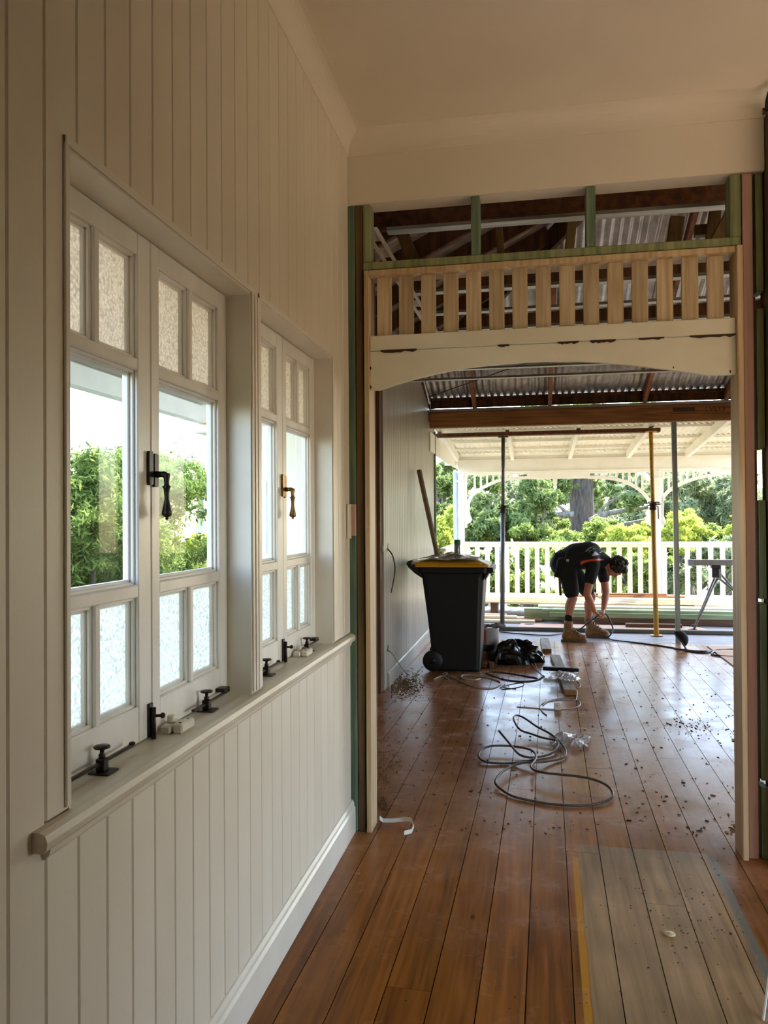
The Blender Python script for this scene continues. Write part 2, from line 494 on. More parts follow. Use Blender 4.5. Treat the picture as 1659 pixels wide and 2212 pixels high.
    mm = N.new('ShaderNodeMixRGB'); mm.blend_type = 'MULTIPLY'; mm.inputs[0].default_value = .7; L.new(r2.outputs[0], mm.inputs[1]); L.new(r3.outputs[0], mm.inputs[2])
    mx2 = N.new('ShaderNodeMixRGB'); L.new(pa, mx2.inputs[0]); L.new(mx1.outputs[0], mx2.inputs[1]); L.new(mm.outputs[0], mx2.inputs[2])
    # grey edge line at the right of the patch, yellow glue line at its left
    gr = mul(mul(step(sy.outputs[0], 1.492, 1.496), step(sy.outputs[0], 1.532, 1.527)), step(sp.outputs['Y'], 3.575, 3.56))
    mx3 = N.new('ShaderNodeMixRGB'); mx3.inputs[2].default_value = (*lin((124, 116, 100)), 1); L.new(gr, mx3.inputs[0]); L.new(mx2.outputs[0], mx3.inputs[1])
    ye = mul(mul(step(sy.outputs[0], .930, .934), step(wob.outputs[0], .968, .964)), step(sp.outputs['Y'], 3.46, 3.44))
    mx4 = N.new('ShaderNodeMixRGB'); mx4.inputs[2].default_value = (*lin((196, 140, 48)), 1); L.new(ye, mx4.inputs[0]); L.new(mx3.outputs[0], mx4.inputs[1])
    # dark knots and nail marks
    vo = N.new('ShaderNodeTexVoronoi'); vo.inputs['Scale'].default_value = 3.1
    mp2 = N.new('ShaderNodeMapping'); mp2.inputs['Scale'].default_value = (1.4, .7, 1); L.new(geo.outputs['Position'], mp2.inputs[0]); L.new(mp2.outputs[0], vo.inputs['Vector'])
    kn = step(vo.outputs['Distance'], .05, .03)
    mx5 = N.new('ShaderNodeMixRGB'); mx5.inputs[2].default_value = (*lin((70, 46, 30)), 1)
    k7 = N.new('ShaderNodeMath'); k7.operation = 'MULTIPLY'; k7.inputs[1].default_value = .75; L.new(kn, k7.inputs[0])
    L.new(k7.outputs[0], mx5.inputs[0]); L.new(mx4.outputs[0], mx5.inputs[1])
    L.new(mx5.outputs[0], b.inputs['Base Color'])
    rr = N.new('ShaderNodeMapRange'); rr.inputs['From Min'].default_value = .3; rr.inputs['From Max'].default_value = .75; rr.inputs['To Min'].default_value = .15; rr.inputs['To Max'].default_value = .36
    L.new(n2.outputs['Fac'], rr.inputs[0])
    rp = N.new('ShaderNodeMath'); rp.operation = 'MULTIPLY_ADD'; rp.inputs[1].default_value = .3; L.new(pa, rp.inputs[0]); L.new(rr.outputs[0], rp.inputs[2])
    L.new(rp.outputs[0], b.inputs['Roughness'])
    b.inputs['Specular IOR Level'].default_value = .15
    bp = N.new('ShaderNodeBump'); bp.inputs['Strength'].default_value = .08; bp.inputs['Distance'].default_value = .003
    L.new(n1.outputs['Fac'], bp.inputs['Height']); L.new(bp.outputs[0], b.inputs['Normal'])
    MATS['varnished_floor'] = m
    return m
M_FLOOR = floor_material()
DECK_Y = 9.43
floor = thing('floor', (0, 0, 0), 'wide varnished timber floorboards running through both rooms', 'floor', kind='structure')
def floor_pt(s, t):        # s across the boards, t along them
    return Vector((s * CT + t * ST, -s * ST + t * CT, 0))
_rf = random.Random(3)
for k in range(-9, 30):
    s0 = .622 + .142 * k; s1 = s0 + .142
    wide_room = s0 < -.12 or s0 > 1.72
    t0 = 3.62 if s0 < -.13 else -1.1
    tend = DECK_Y + (s0 + .07) * ST
    cuts = [t0]
    t = t0 + _rf.uniform(.8, 3.6)
    while t < tend - .8:
        cuts.append(t); t += _rf.uniform(2.4, 4.2)
    cuts.append(tend)
    for a, b_ in zip(cuts[:-1], cuts[1:]):
        M = Matrix.Rotation(-TH, 4, 'Z')
        M.translation = floor_pt((s0 + s1) / 2, (a + b_) / 2) + Vector((0, 0, -.011 + _rf.uniform(-.0006, .0006)))
        MB().obox(M, .1386, b_ - a - .0016, .022, 0).build('floorboard', M_FLOOR, floor)
B('subfloor', -.9, 4.7, -1.3, 9.4, -.09, -.024, mat('dark_subfloor', (26, 20, 15)), floor, c=0)

# ------------------------------------------------------------------ hall left wall with two windows
Z_CEIL, Z_COR = 3.24, 3.142
W1 = (1.305, 2.255); W2 = (2.335, 3.232); ZS, ZH = .922, 2.14
XS = -.077
wall_left = thing('wall_left', (0, 0, 0), 'white vertical tongue and groove boarded wall with windows', 'wall', kind='structure')
def vboard(y0, y1, z0, z1, m=M_WALL, parent=wall_left, x=0.0, th=.014, name='wall_board', side=1):
    c = .0045
    prof = [(y0 + .0005, -th), (y0 + .0005, -c), (y0 + c, 0), (y1 - c, 0), (y1 - .0005, -c), (y1 - .0005, -th)]
    return MB().prism(prof, lambda u, v, t: (x + v * side, u, t), z0, z1).build(name, m, parent)
k = 0
y = 1.234 - 2.0
while y < 3.535:
    a, b_ = y, min(y + .1, 3.545)
    if b_ <= 1.24 or a >= 3.23:
        if a < 1.0 or a >= 3.23:
            if a >= 3.23:
                vboard(a, b_, .925, 3.16); vboard(a, b_, .0, .9)
            else:
                vboard(a, b_, 0, 3.16)
        else:
            vboard(a, b_, 0, 3.16)
    else:
        vboard(a, b_, ZH + .004, 3.16); vboard(a, b_, 0, .9)
        if a < 1.3: vboard(a, W1[0], .925, ZH + .004)
    y += .1
# carcass behind the boards
def carc(y0, y1, z0, z1): B('wall_carcass', -.11, -.0145, y0, y1, z0, z1, M_TRIM, wall_left, c=0)
carc(-1.1, W1[0] - .002, -.05, 3.4); carc(W2[1] + .002, 3.56, -.05, 3.4)
carc(W1[0], W2[1], ZH + .004, 3.4); carc(W1[0], W2[1], -.05, .885)
B('window_mullion', -.11, .004, W1[1] + .002, W2[0] - .002, .922, ZH + .004, M_TRIM, wall_left, c=.006)
MB().box(.004, .008, 2.276, 2.292, .93, ZH, .002).box(.004, .008, 2.30, 2.316, .93, ZH, .002).build('mullion_bead', M_TRIM, wall_left)
# little quirk bead round the openings
for (a, b_) in (W1, W2):
    MB().box(0, .006, a - .016, a - .002, .93, ZH + .016, .003).box(0, .006, b_ + .002, b_ + .014, .93, ZH + .016, .003) \
        .box(0, .007, a - .016, b_ + .014, ZH + .002, ZH + .018, .003).build('opening_bead', M_TRIM, wall_left)
    # reveal linings
    MB().box(-.11, .0, a - .002, a + .004, .92, ZH, 0).box(-.11, 0, b_ - .004, b_ + .002, .92, ZH, 0).box(-.11, 0, a, b_, ZH - .004, ZH + .004, 0).build('reveal_lining', M_TRIM, wall_left)
# sill
ysl = AX(102.4, 1796.6, .03).y
sp_ = [(-.11, .885), (-.11, .922), (.014, .922), (.026, .917), (.03, .905), (.028, .893), (.02, .886)]
MB().prism(sp_, lambda u, v, t: (u, t, v), ysl, 3.525).build('window_sill', M_SILL, wall_left)
MB().prism([(0, .862), (0, .886), (.017, .886), (.013, .872), (.006, .864)], lambda u, v, t: (u, t, v), ysl + .03, 3.51).build('sill_moulding', M_TRIM, wall_left)
# baseboard and cornice
MB().prism([(0, 0), (.019, 0), (.019, .112), (.013, .122), (.012, .134), (.006, .146), (0, .148)], lambda u, v, t: (u, t, v), -1.1, 3.552) \
    .build('baseboard_left', M_TRIM, kind='structure', label='white moulded skirting board along the boarded window wall', cat='baseboard')
cove = [(0, Z_COR), (.004, Z_COR)] + [(.074 - .070 * math.cos(a), Z_COR + .006 + (Z_CEIL - Z_COR - .008) * math.sin(a)) for a in [i * math.pi / 2 / 8 for i in range(9)]] + [(.078, Z_CEIL - .002), (.078, Z_CEIL + .01), (0, Z_CEIL + .01)]
MB().prism(cove, lambda u, v, t: (u, t, v), -1.1, 3.55).build('trim_1', M_CEIL, kind='structure', label='white cove cornice between ceiling and boarded window wall', cat='cornice')
MB().prism(cove, lambda u, v, t: (t, 3.547 - u, v), 0.0, 1.806).build('trim_2', M_CEIL, kind='structure', label='white cove cornice above the wide opening, cut off at its right end', cat='cornice')
B('ceiling', -.1, 4.7, -1.3, 3.66, Z_CEIL, Z_CEIL + .03, M_CEIL, c=0, kind='structure', label='plain warm white hall ceiling', cat='ceiling')

# ------------------------------------------------------------------ casement windows
ZB = dict(bot=.925, lp0=1.010, lp1=1.268, bp0=1.298, bp1=1.806, tp0=1.834, tp1=2.082, top=2.134)
def make_window(idx, rng, meet, metal, hlabel):
    y0, y1 = rng
    w = thing('window_%d' % idx, (XS, (y0 + y1) / 2, ZS), hlabel, 'window', kind='structure')
    for si, (a, b_) in enumerate(((y0 + .004, meet - .0015), (meet + .0015, y1 - .004))):
        x1, x0 = XS, XS - .036
        inner, outer = .046, .052
        sl, sr = (outer, .062) if si == 0 else (.044, .060)
        sash = MB()
        sash.box(x0, x1, a, a + sl, ZB['bot'], ZB['top'], .003).box(x0, x1, b_ - sr, b_, ZB['bot'], ZB['top'], .003)
        for z0, z1 in ((ZB['bot'], ZB['lp0']), (ZB['lp1'], ZB['bp0']), (ZB['bp1'], ZB['tp0']), (ZB['tp1'], ZB['top'])):
            sash.box(x0 + .001, x1 - .001, a + sl - .002, b_ - sr + .002, z0, z1, .003)
        so = sash.build('sash', M_SASH, w)
        pa, pb = a + sl, b_ - sr; mid = (pa + pb) / 2
        bars = MB()
        for z0, z1 in ((ZB['lp0'], ZB['lp1']), (ZB['tp0'], ZB['tp1'])):
            bars.box(x0 + .003, x1 - .002, mid - .012, mid + .012, z0 - .002, z1 + .002, .004)
        bars.build('glazing_bar', M_SASH, so)
        bead = MB()
        cells = [(pa, mid - .012, ZB['lp0'], ZB['lp1'], 0), (mid + .012, pb, ZB['lp0'], ZB['lp1'], 0), (pa, pb, ZB['bp0'], ZB['bp1'], 1),
                 (pa, mid - .012, ZB['tp0'], ZB['tp1'], 2), (mid + .012, pb, ZB['tp0'], ZB['tp1'], 2)]
        for (c0, c1, z0, z1, kd) in cells:
            for d, xx in ((.007, x1 - .009), (.013, x1 - .018)):
                bead.box(x0 + .002, xx, c0 - .001, c0 + d, z0, z1, .002).box(x0 + .002, xx, c1 - d, c1 + .001, z0, z1, .002)
                bead.box(x0 + .002, xx, c0, c1, z0 - .001, z0 + d, .002).box(x0 + .002, xx, c0, c1, z1 - d, z1 + .001, .002)
            MB().box(x0 + .006, x0 + .009, c0, c1, z0, z1).build('pane', (M_PEBW, M_GLASS, M_PEBA)[kd], so)
        bead.build('sash_moulding', M_SASH, so)
    # drop handle on the meeting stiles
    hz = 1.575
    def plate(yc, zc, n):
        prof = [(.0, -.042), (.0065, -.041), (.010, -.036), (.010, .036), (.0065, .041), (0, .042)]
        poly = [(yc + u, zc + v) for u, v in prof[1:-1]] + [(yc - u, zc + v) for u, v in reversed(prof[1:-1])]
        MB().prism(poly, lambda u, v, t: (t, u, v), XS, XS + .008).build('latch_plate', metal, w)
    plate(meet - .0125, hz + .002, 0); plate(meet + .014, hz - .002, 1)
    hd = MB()
    hd.tube([(XS + .004, meet + .014, hz - .012), (XS + .020, meet + .014, hz - .012)], [.009, .007], 12)
    hd.tube(smooth_path([(XS + .020, meet + .014, hz - .012), (XS + .028, meet + .016, hz - .012), (XS + .032, meet + .018, hz - .02)], 4), .0075, 10)
    prof = [(.0075, .005), (.0085, 0), (.006, -.018), (.0062, -.024), (.0105, -.028), (.0075, -.034), (.0058, -.046), (.0058, -.058), (.0088, -.076), (.0125, -.092), (.0122, -.098), (.006, -.1025), (.003, -.104), (.004, -.107), (.002, -.11)]
    hd.lathe(prof, Matrix.Translation((XS + .032, meet + .018, hz - .014)), 14)
    hd.build('drop_handle', metal, w)
    # barrel bolt at the foot of the meeting stiles
    bo = MB(); yb = meet - .014
    bo.box(XS, XS + .006, yb - .010, yb + .010, .926, 1.008, .002)
    bo.tube([(XS + .011, yb, .923), (XS + .011, yb, .998)], .0065, 10).tube([(XS + .012, yb, .978), (XS + .03, yb + .006, .978)], [.004, .0035], 8)
    bo.ball((XS + .032, yb + .007, .978), .007, 8, 6)
    bo.build('barrel_bolt', M_DARKM, w)
    # casement stays lying along the sill
    for si, yc in enumerate((y0 + .20, y1 - .215)):
        st = MB()
        yl = (yc - .22, yc + .125) if si == 0 else (yc - .085, yc + .15)
        if si == 0: yl = (max(yl[0], y0 + .01), yl[1])
        st.bar((XS + .022, yl[0], .942), (XS + .024, yl[1], .944), .010, .006, c=.002)
        st.ball((XS + .024, yl[1], .947), .008, 8, 6, (1, 1, .6))
        st.box(XS + .004, XS + .05, yc - .022, yc + .022, .9215, .9265, .002)
        st.box(XS + .014, XS + .034, yc - .010, yc + .010, .926, .952, .002)
        st.lathe([(.0085, 0), (.0085, .012), (.0055, .015), (.0055, .024), (.019, .027), (.021, .030), (.018, .0335), (.002, .035)], Matrix.Translation((XS + .024, yc, .950)) @ Matrix.Scale(.85, 4), 14)
        if si == 1: st.box(XS, XS + .028, yl[1] - .03, yl[1] + .01, .945, .957, .002)
        st.build('casement_stay', M_DARKM, w)
    return w
make_window(1, W1, 1.770, M_DARKM, 'nearer white casement window with dark drop handle')
make_window(2, W2, 2.795, M_BRASS, 'farther white casement window with brass drop handle')
def sill_lock(yc, lab):
    t = thing('window_lock', (XS + .05, yc, .922), lab, 'window lock', 'ivory window locks on the sill')
    MB().box(XS + .006, XS + .034, yc - .038, yc + .038, .9222, .942, .004).build('lock_body', M_IVORY, t)
    b = MB().box(XS + .036, XS + .062, yc - .03, yc + .045, .9222, .946, .004).build('lock_keeper', M_IVORY, t)
    MB().lathe([(.0042, 0), (.0042, .0006)], Matrix.Translation((XS + .049, yc - .014, .9462)), 10).lathe([(.0042, 0), (.0042, .0006)], Matrix.Translation((XS + .049, yc + .03, .9462)), 10).build('screw_hole', M_DARKM, b, kind='stuff')
    MB().lathe([(.010, 0), (.010, .017), (.0085, .019), (.004, .019)], Matrix.Translation((XS + .02, yc - .002, .942)), 14).build('lock_button', M_IVORY, t)
sill_lock(1.835, 'ivory lock on the sill under the window with dark handle')
sill_lock(2.925, 'ivory lock on the sill under the window with brass handle')

# ------------------------------------------------------------------ framed opening with pickets and arched valance
YD = 3.547
opening = thing('door_1', (0.88, YD, 0), 'wide framed opening of raw studs between hall and stripped room', 'door opening', kind='structure')
B('bulkhead', -.005, 1.815, YD, YD + .115, 2.918, Z_COR + .01, M_CEIL, opening, c=.002)
def stud(x0, x1, z0, z1, m, y0=YD + .012, y1=YD + .102, name='stud', c=.003): return B(name, x0, x1, y0, y1, z0, z1, m, opening, c=c)
stud(-.008, .028, 0, 2.918, M_GREEN2)
stud(.0305, .0655, 0, 2.918, M_BROWNST)
stud(.067, .103, 2.649, 2.918, M_GREEN)
stud(.571, .611, 2.649, 2.918, M_GREEN2)
stud(1.080, 1.121, 2.649, 2.918, M_GREEN2)
stud(1.678, 1.722, 2.649, 2.918, M_GREEN)
stud(.067, 1.722, 2.611, 2.648, M_GREEN, name='plate')
stud(1.727, 1.768, 0, 2.918, M_PINK)
# built-up green stud of short blocks at the far right
for a, b_, mm in ((2.41, 2.918, M_GREEN), (1.74, 2.338, M_GREEN), (1.10, 1.52, M_GREEN), (.33, 1.08, M_GREEN), (0, .30, M_GREEN)):
    stud(1.782, 1.812, a, b_, mm, y0=YD + .02, y1=YD + .11, name='packer')
stud(1.79, 1.805, 0, 2.918, M_OLDT, y0=YD + .125, y1=YD + .145, name='back_stud')
stud(1.818, 1.862, 0, 3.15, M_BROWNST, y0=YD - .09, y1=YD + .10, name='corner_stud')
# pine lining
lining = thing('timber_lining', (0.885, YD, 0), 'pale pine lining frame around the wide opening', 'frame')
B('side_lining', .073, .0965, YD, YD + .125, 0, 2.606, M_PINE, lining, c=.002)
B('side_lining', 1.6985, 1.722, YD - .012, YD + .125, 0, 2.606, M_PINE, lining, c=.002)
B('head_lining', .0970, 1.698, YD + .001, YD + .125, 2.580, 2.606, M_PINE, lining, c=.002)
sc = thing('picket_valance', (0.9, YD + .04, 2.06), 'row of raw timber pickets above a white painted arched valance', 'valance')
pk = MB().box(-.034, .034, -.0095, .0095, -.139, .139, .0015).mesh('picket'); pk.materials.append(M_SLAT)
for i in range(15):
    inst(pk, 'picket', (.1625 + i * .1042, YD + .045, 2.441), sc)
M_VAL = mat('old_white_paint', (236, 232, 216), (226, 220, 200), rough=0.4, scale=(3, 3, 6), bump=0.05, bscale=30)
B('valance_rail', .098, 1.697, YD + .012, YD + .036, 2.233, 2.303, M_VAL, sc, c=.003)
apx = [(797, 843), (818, 843), (850, 832), (890, 820), (940, 807.5), (1000, 795.5), (1060, 788), (1120, 783), (1180, 780.3), (1240, 780), (1300, 782.5), (1360, 788), (1420, 795), (1480, 803), (1530, 809), (1592, 809)]
A = []
for p in apx:
    q = AY(*p, YD + .016); A.append((min(max(q.x, .098), 1.697), q.z))
MB().strip(A, [(u, 2.229) for u, v in A], lambda u, v, t: (u, t, v), YD + .016, YD + .040).build('arch_panel', M_VAL, sc)
chips = MB(); rr = random.Random(5)
for px0, px1, yy in ((822, 900, 757), (1075, 1100, 752), (1205, 1250, 741), (1275, 1330, 737), (1380, 1435, 730), (1490, 1588, 724)):
    a = AY(px0, yy, YD + .0115); b_ = AY(px1, yy, YD + .0115); n = 9
    top = [(a.x + (b_.x - a.x) * i / n, 2.2335) for i in range(n + 1)]
    bot = [(u, 2.2275 - rr.uniform(0, .008) * (1 if 0 < i < n else 0)) for i, (u, v) in enumerate(top)]
    chips.strip(top, bot, lambda u, v, t: (u, t, v), YD + .0105, YD + .0165)
for px, py, s_ in ((800, 795, .012), (800, 836, .014), (1578, 802, .010), (1455, 793, .008)):
    a = AY(px, py, YD + .0115); chips.ball((a.x, YD + .016, a.z), s_ * .6, 7, 5, (.6, .2, 1.1))
chips.build('paint_chip', mat('bare_dark_wood', (58, 34, 24)), sc, kind='stuff')
# light switch box poking past the wall end
sw = thing('switch_block', (.02, YD - .05, 1.36), 'small white switch mounting block at the end of the boarded wall', 'switch block')
B('face_plate', .002, .012, 3.478, 3.532, 1.36, 1.52, M_IVORY, sw, c=.002)
B('timber_block', .004, .03, 3.5335, 3.557, 1.372, 1.52, M_PINK, sw, c=.002)
# dark electric conduit at the cut end of the cornice
MB().tube(smooth_path([(1.812, 3.50, 3.145), (1.811, 3.49, 3.18), (1.816, 3.46, 3.215), (1.83, 3.42, 3.232)], 5), .008, 8).build('conduit', M_BLACK, label='black conduit rising by the cut cornice end at top right', cat='conduit')

# ------------------------------------------------------------------ stripped room beyond: walls
XB = -.405
wall_back_left = thing('wall_back_left', (XB, 8.2, 0), 'white boarded wall behind the wheelie bin, raked at the top', 'wall', kind='structure')
def rake(y): return 2.764 + (9.643 - y) * .31
y = 6.50
while y < 9.94:
    a, b_ = y, min(y + .098, 9.95)
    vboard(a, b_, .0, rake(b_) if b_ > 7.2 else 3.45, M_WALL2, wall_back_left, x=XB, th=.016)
    y += .098
MB().prism([(6.50, 0), (9.95, 0), (9.95, 2.80), (9.75, 2.83), (9.2, 3.05), (8.8, 3.17), (6.5, 3.17)], lambda u, v, t: (t, u, v), XB - .11, XB - .017).build('wall_carcass', M_OLDT, wall_back_left)
B('end_stud', XB - .10, XB - .012, 6.40, 6.49, 0, 3.4, M_OLDT, wall_back_left)
B('end_stud', XB - .07, XB - .035, 6.28, 6.33, 0, 3.4, M_PINE, wall_back_left)
B('end_stud', XB - .11, XB - .06, 6.10, 6.2, 0, 3.4, M_OLDT, wall_back_left)
B('corner_post', XB - .06, XB + .02, 9.955, 10.0, 0, 2.57, M_GREEN2, wall_back_left)
MB().prism([(0, 0), (.018, 0), (.018, .10), (.012, .118), (.004, .128), (0, .128)], lambda u, v, t: (XB + u, t, v), 6.63, 9.95).build('baseboard_back_left', M_WALL2, wall_back_left)
hole = mat('hole_dark', (40, 16, 12))
for (px, py) in ((827, 1186), (838, 1181), (838, 1400)):
    p = AX(px, py, XB + .0006)
    MB().lathe([(.004, 0), (.020, 0), (.022, .0012), (.020, .0016), (.004, .0008)], Matrix.Translation(p) @ Matrix.Rotation(math.pi / 2, 4, 'Y') @ Matrix.Scale(1.5, 4, (1, 0, 0)), 14).build('cable_hole', hole, wall_back_left)
wall_passage = thing('wall_passage', (-.3, 5, 0), 'unlined outer wall stepping out behind the left jamb', 'wall', kind='structure')
B('wall_frame', -.11, -.02, 3.665, 4.2, 0, 3.3, M_OLDT, wall_passage, c=0)
B('wall_frame', -.45, -.02, 4.201, 4.28, 0, 3.17, M_OLDT, wall_passage, c=0)
B('wall_frame', -.515, -.45, 4.281, 6.5, 0, 3.17, M_OLDT, wall_passage, c=0)
B('corner_board', -.545, -.458, 4.245, 4.279, -.1, 3.1, M_WHITE, wall_passage, c=.004)
B('corner_board', -.455, -.12, 4.17, 4.199, -.1, 3.1, M_WHITE, wall_passage, c=.004)
side_clad = thing('wall_side_cladding', (-.56, 5, 0), 'grey white weatherboards on the outside wall seen through the farther window', 'wall', kind='structure')
for i in range(16):
    MB().prism([(0, 0), (-.022, .004), (-.006, .158), (0, .158)], lambda u, v, t: (-.517 + u, t, .1 + i * .15 + v), 4.29, 9.94).build('weatherboard', M_WHITE, side_clad)
wall_rear = thing('wall_rear', (1, -1.2, 0), 'plain white wall closing the hall behind the viewer', 'wall', kind='structure')
B('wall_segment', -.1, .45, -1.35, -1.12, 0, 3.3, M_WALL, wall_rear, c=0)
B('wall_segment', 1.65, 4.7, -1.35, -1.12, 0, 3.3, M_WALL, wall_rear, c=0)
B('wall_segment', .45, 1.65, -1.35, -1.12, 0, 3.3, M_WALL, wall_rear, c=0)
B('light_block_wall', 1.88, 1.97, -1.12, 1.8, 0, 3.24, M_WALL, c=0, kind='structure', label='unseen wall added at the right beside the viewer to dim the hall', cat='wall')  # added out of view to cut the light reaching the hall
wall_right = thing('wall_right', (4.7, 4, 0), 'unseen white outer wall of the stripped rooms, opening sized to light the hall', 'wall', kind='structure')
B('wall_segment', 4.62, 4.7, 3.6, 9.5, 0, 4.7, M_WALL, wall_right, c=0)
B('wall_segment', 4.62, 4.7, -1.3, 3.6, 1.95, 3.3, M_WALL, wall_right, c=0)  # unseen header, set low so less sky light reaches the upper hall wall
B('bounce_slab', 4.7, 8.5, -2.0, 9.5, -.12, -.04, mat('pale_bounce_slab', (200, 180, 150), (180, 160, 130)), wall_right, c=0)  # unseen pale slab added to bounce sunlight up to the ceiling

# ------------------------------------------------------------------ roof over the stripped room
EY, EZ, SF = 9.78, 2.80, .36        # far slope
EX, EZL, SL = -.55, 3.12, .50       # left slope
ZR = 4.6
def zf(y): return EZ + SF * (EY - y)
def zl(x): return EZL + SL * (x - EX)
roof = thing('roof', (0, 6, 2.8), 'underside of the corrugated iron hip roof with bare framing', 'roof', kind='structure')
def corr(parent, m, u0, u1, ends, fn, amp=.0085, pitch=.076, name='roof_sheet', sheet=.762):
    u = u0
    while u < u1 - .01:
        e = min(u + sheet, u1); n = max(2, int((e - u) / pitch * 6)); vs = []; fs = []; cols = []
        for i in range(n + 1):
            q = u + (e - u) * i / n
            a, b_ = ends(q); h = amp * math.sin(2 * math.pi * q / pitch)
            if b_ - a < .02: cols.append(None); continue
            cols.append(len(vs)); vs += [fn(q, a, h), fn(q, b_, h)]
        for i in range(n):
            if cols[i] is not None and cols[i + 1] is not None:
                c0, c1 = cols[i], cols[i + 1]; fs.append((c0, c1, c1 + 1, c0 + 1))
        if fs: MB().add(vs, fs, True).build(name, m, parent)
        u = e - .0001
def f_ends(x):
    yy = EY - max(0, (zl(x) - EZ)) / SF
    return (max(EY - (ZR - EZ) / SF, yy), EY)
corr(roof, M_ROOF, -.45, 4.75, f_ends, lambda q, t, h: (q, t, zf(t) + .05 + h))
def l_ends(y):
    xx = EX + max(0, zf(y) - EZL) / SL
    return (EX - .1, min(xx, EX + (ZR - EZL) / SL))
corr(roof, M_ROOF, 3.55, 9.7, l_ends, lambda q, t, h: (t, q, zl(t) + .05 + h))
MB().bar((EX, EY - (EZL - EZ) / SF, zl(EX) + .065), (EX + (ZR - EZL) / SL, EY - (ZR - EZ) / SF, ZR + .08), .3, .02).build('hip_gap_cover', M_OLDT, roof)  # added over the hip to close a gap that let light through
B('eave_gap_filler', -.62, -.395, 9.56, 9.95, 2.58, 2.86, M_OLDT, roof, c=0)  # dark filler added to stop daylight leaking in at the beam end
B('ridge_light_cover', 1.9, 4.8, 3.5, 5.0, ZR + .05, ZR + .08, M_OLDT, roof, c=0)  # unseen flat cover added to keep sky light out at the ridge
B('gable_lining', -.7, 4.8, 3.52, 3.55, 3.27, ZR + .2, M_OLDT, roof, c=0)
for px in (1016, 1190, 1410, 1600):
    x = AY(px, 835, 8.9).x
    y0 = f_ends(x)[0]
    MB().bar((x, EY - .05, zf(EY - .05) - .052), (x, y0 + .02, zf(y0 + .02) - .052), .045, .10, c=.003).build('rafter', mat('orange_rafter', (170, 108, 62), (128, 78, 42), rough=.7, scale=(30, 2, 30)), roof)
for yy in (3.75, 4.35, 4.95, 5.55, 6.15, 6.75, 7.35, 8.0):
    xe = l_ends(yy)[1]
    MB().bar((EX, yy, zl(EX) - .04), (xe, yy, zl(xe) - .04), .042, .14, c=.003).build('jack_rafter', M_OLDT, roof)
xh, yh = EX + .05, EY - .1
MB().bar((EX, EY - (EZL - EZ) / SF, zl(EX) - .1), (EX + (ZR - EZL) / SL, EY - (ZR - EZ) / SF, ZR - .1), .04, .18, c=.003).build('hip_rafter', M_OLDT, roof)
for k in range(7):      # battens over the far slope
    yy = EY - .25 - k * .75
    B('roof_batten', max(-.4, EX + (zf(yy) - EZL) / SL - .2), 4.7, yy - .03, yy + .03, zf(yy) + .0, zf(yy) + .035, M_OLDT, roof)
B('hanging_beam', -.4, 4.6, 3.98, 4.025, 2.955, 3.14, M_RAFT, roof)
B('ceiling_joist', .3, 4.6, 5.25, 5.295, 2.98, 3.12, M_OLDT, roof)
B('ceiling_joist', .3, 4.6, 6.45, 6.495, 2.98, 3.12, M_OLDT, roof)
M_STRUT = mat('grey_green_strut', (142, 118, 78), (104, 84, 52), rough=.8, scale=(30, 30, 3))
def strut(p, q, y, w=.05, d=.07, y2=None):
    a = AY(*p, y); b_ = AY(*q, y2 or y)
    MB().bar(a, b_, w, d, up=(0, 1, 0), c=.003).build('strut', M_STRUT, roof)
strut((843, 440), (897, 572), 4.7, .075)
strut((1245, 395), (1229, 545), 4.25, .05)
strut((1076, 470), (1083, 560), 5.4, .05)
strut((1585, 455), (1530, 560), 5.2, .09)
strut((1463, 470), (1452, 545), 6.2, .10)
strut((1500, 500), (1572, 495), 6.3, .08)
strut((1545, 455), (1535, 530), 6.2, .08)
# steel ceiling battens
for k in range(-1, 8):
    yy = 4.31 + .51 * k; z0 = 2.87 if k < 0 else 2.852
    p = [(-.032, .0), (-.020, .0), (-.018, .02), (.018, .02), (.02, 0), (.032, 0), (.032, -.0025), (-.032, -.0025)]
    MB().prism(p, lambda u, v, t, yy=yy, z0=z0: (t, yy + u, z0 + v), (.14 if k < 0 else .12) if k < 7 else -.385, 4.6).build('ceiling_batten', M_STEEL, roof)
MB().prism([(-.03, 0), (.03, 0), (.03, .028), (-.03, .028)], lambda u, v, t: (t, 9.40 + u, 2.74 + v), -.385, 4.6).build('ceiling_batten', M_STEEL, roof)
# pale track along the old wall line at upper left
tr = MB()
for xx in (.050, .104):
    tr.bar((xx, 3.68, 2.85), (xx + .06, 7.2, 2.85), .016, .012)
tr.build('ceiling_track', M_TRIM, roof)
pc = MB()
for i in range(14):
    yy = 3.72 + i * .25; xx = .077 + (yy - 3.68) * .017
    pc.box(xx - .018, xx + .018, yy, yy + .15, 2.855, 2.862)
pc.build('plaster_strip', mat('pink_plaster', (214, 196, 180)), roof)
MB().tube(smooth_path([AX(925, 858, XB + .03), AY(1010, 828, 8.4), AY(1090, 800, 7.6), AY(1150, 782, 7.0)], 5), .005, 6).build('roof_wire', M_BLACK, roof)

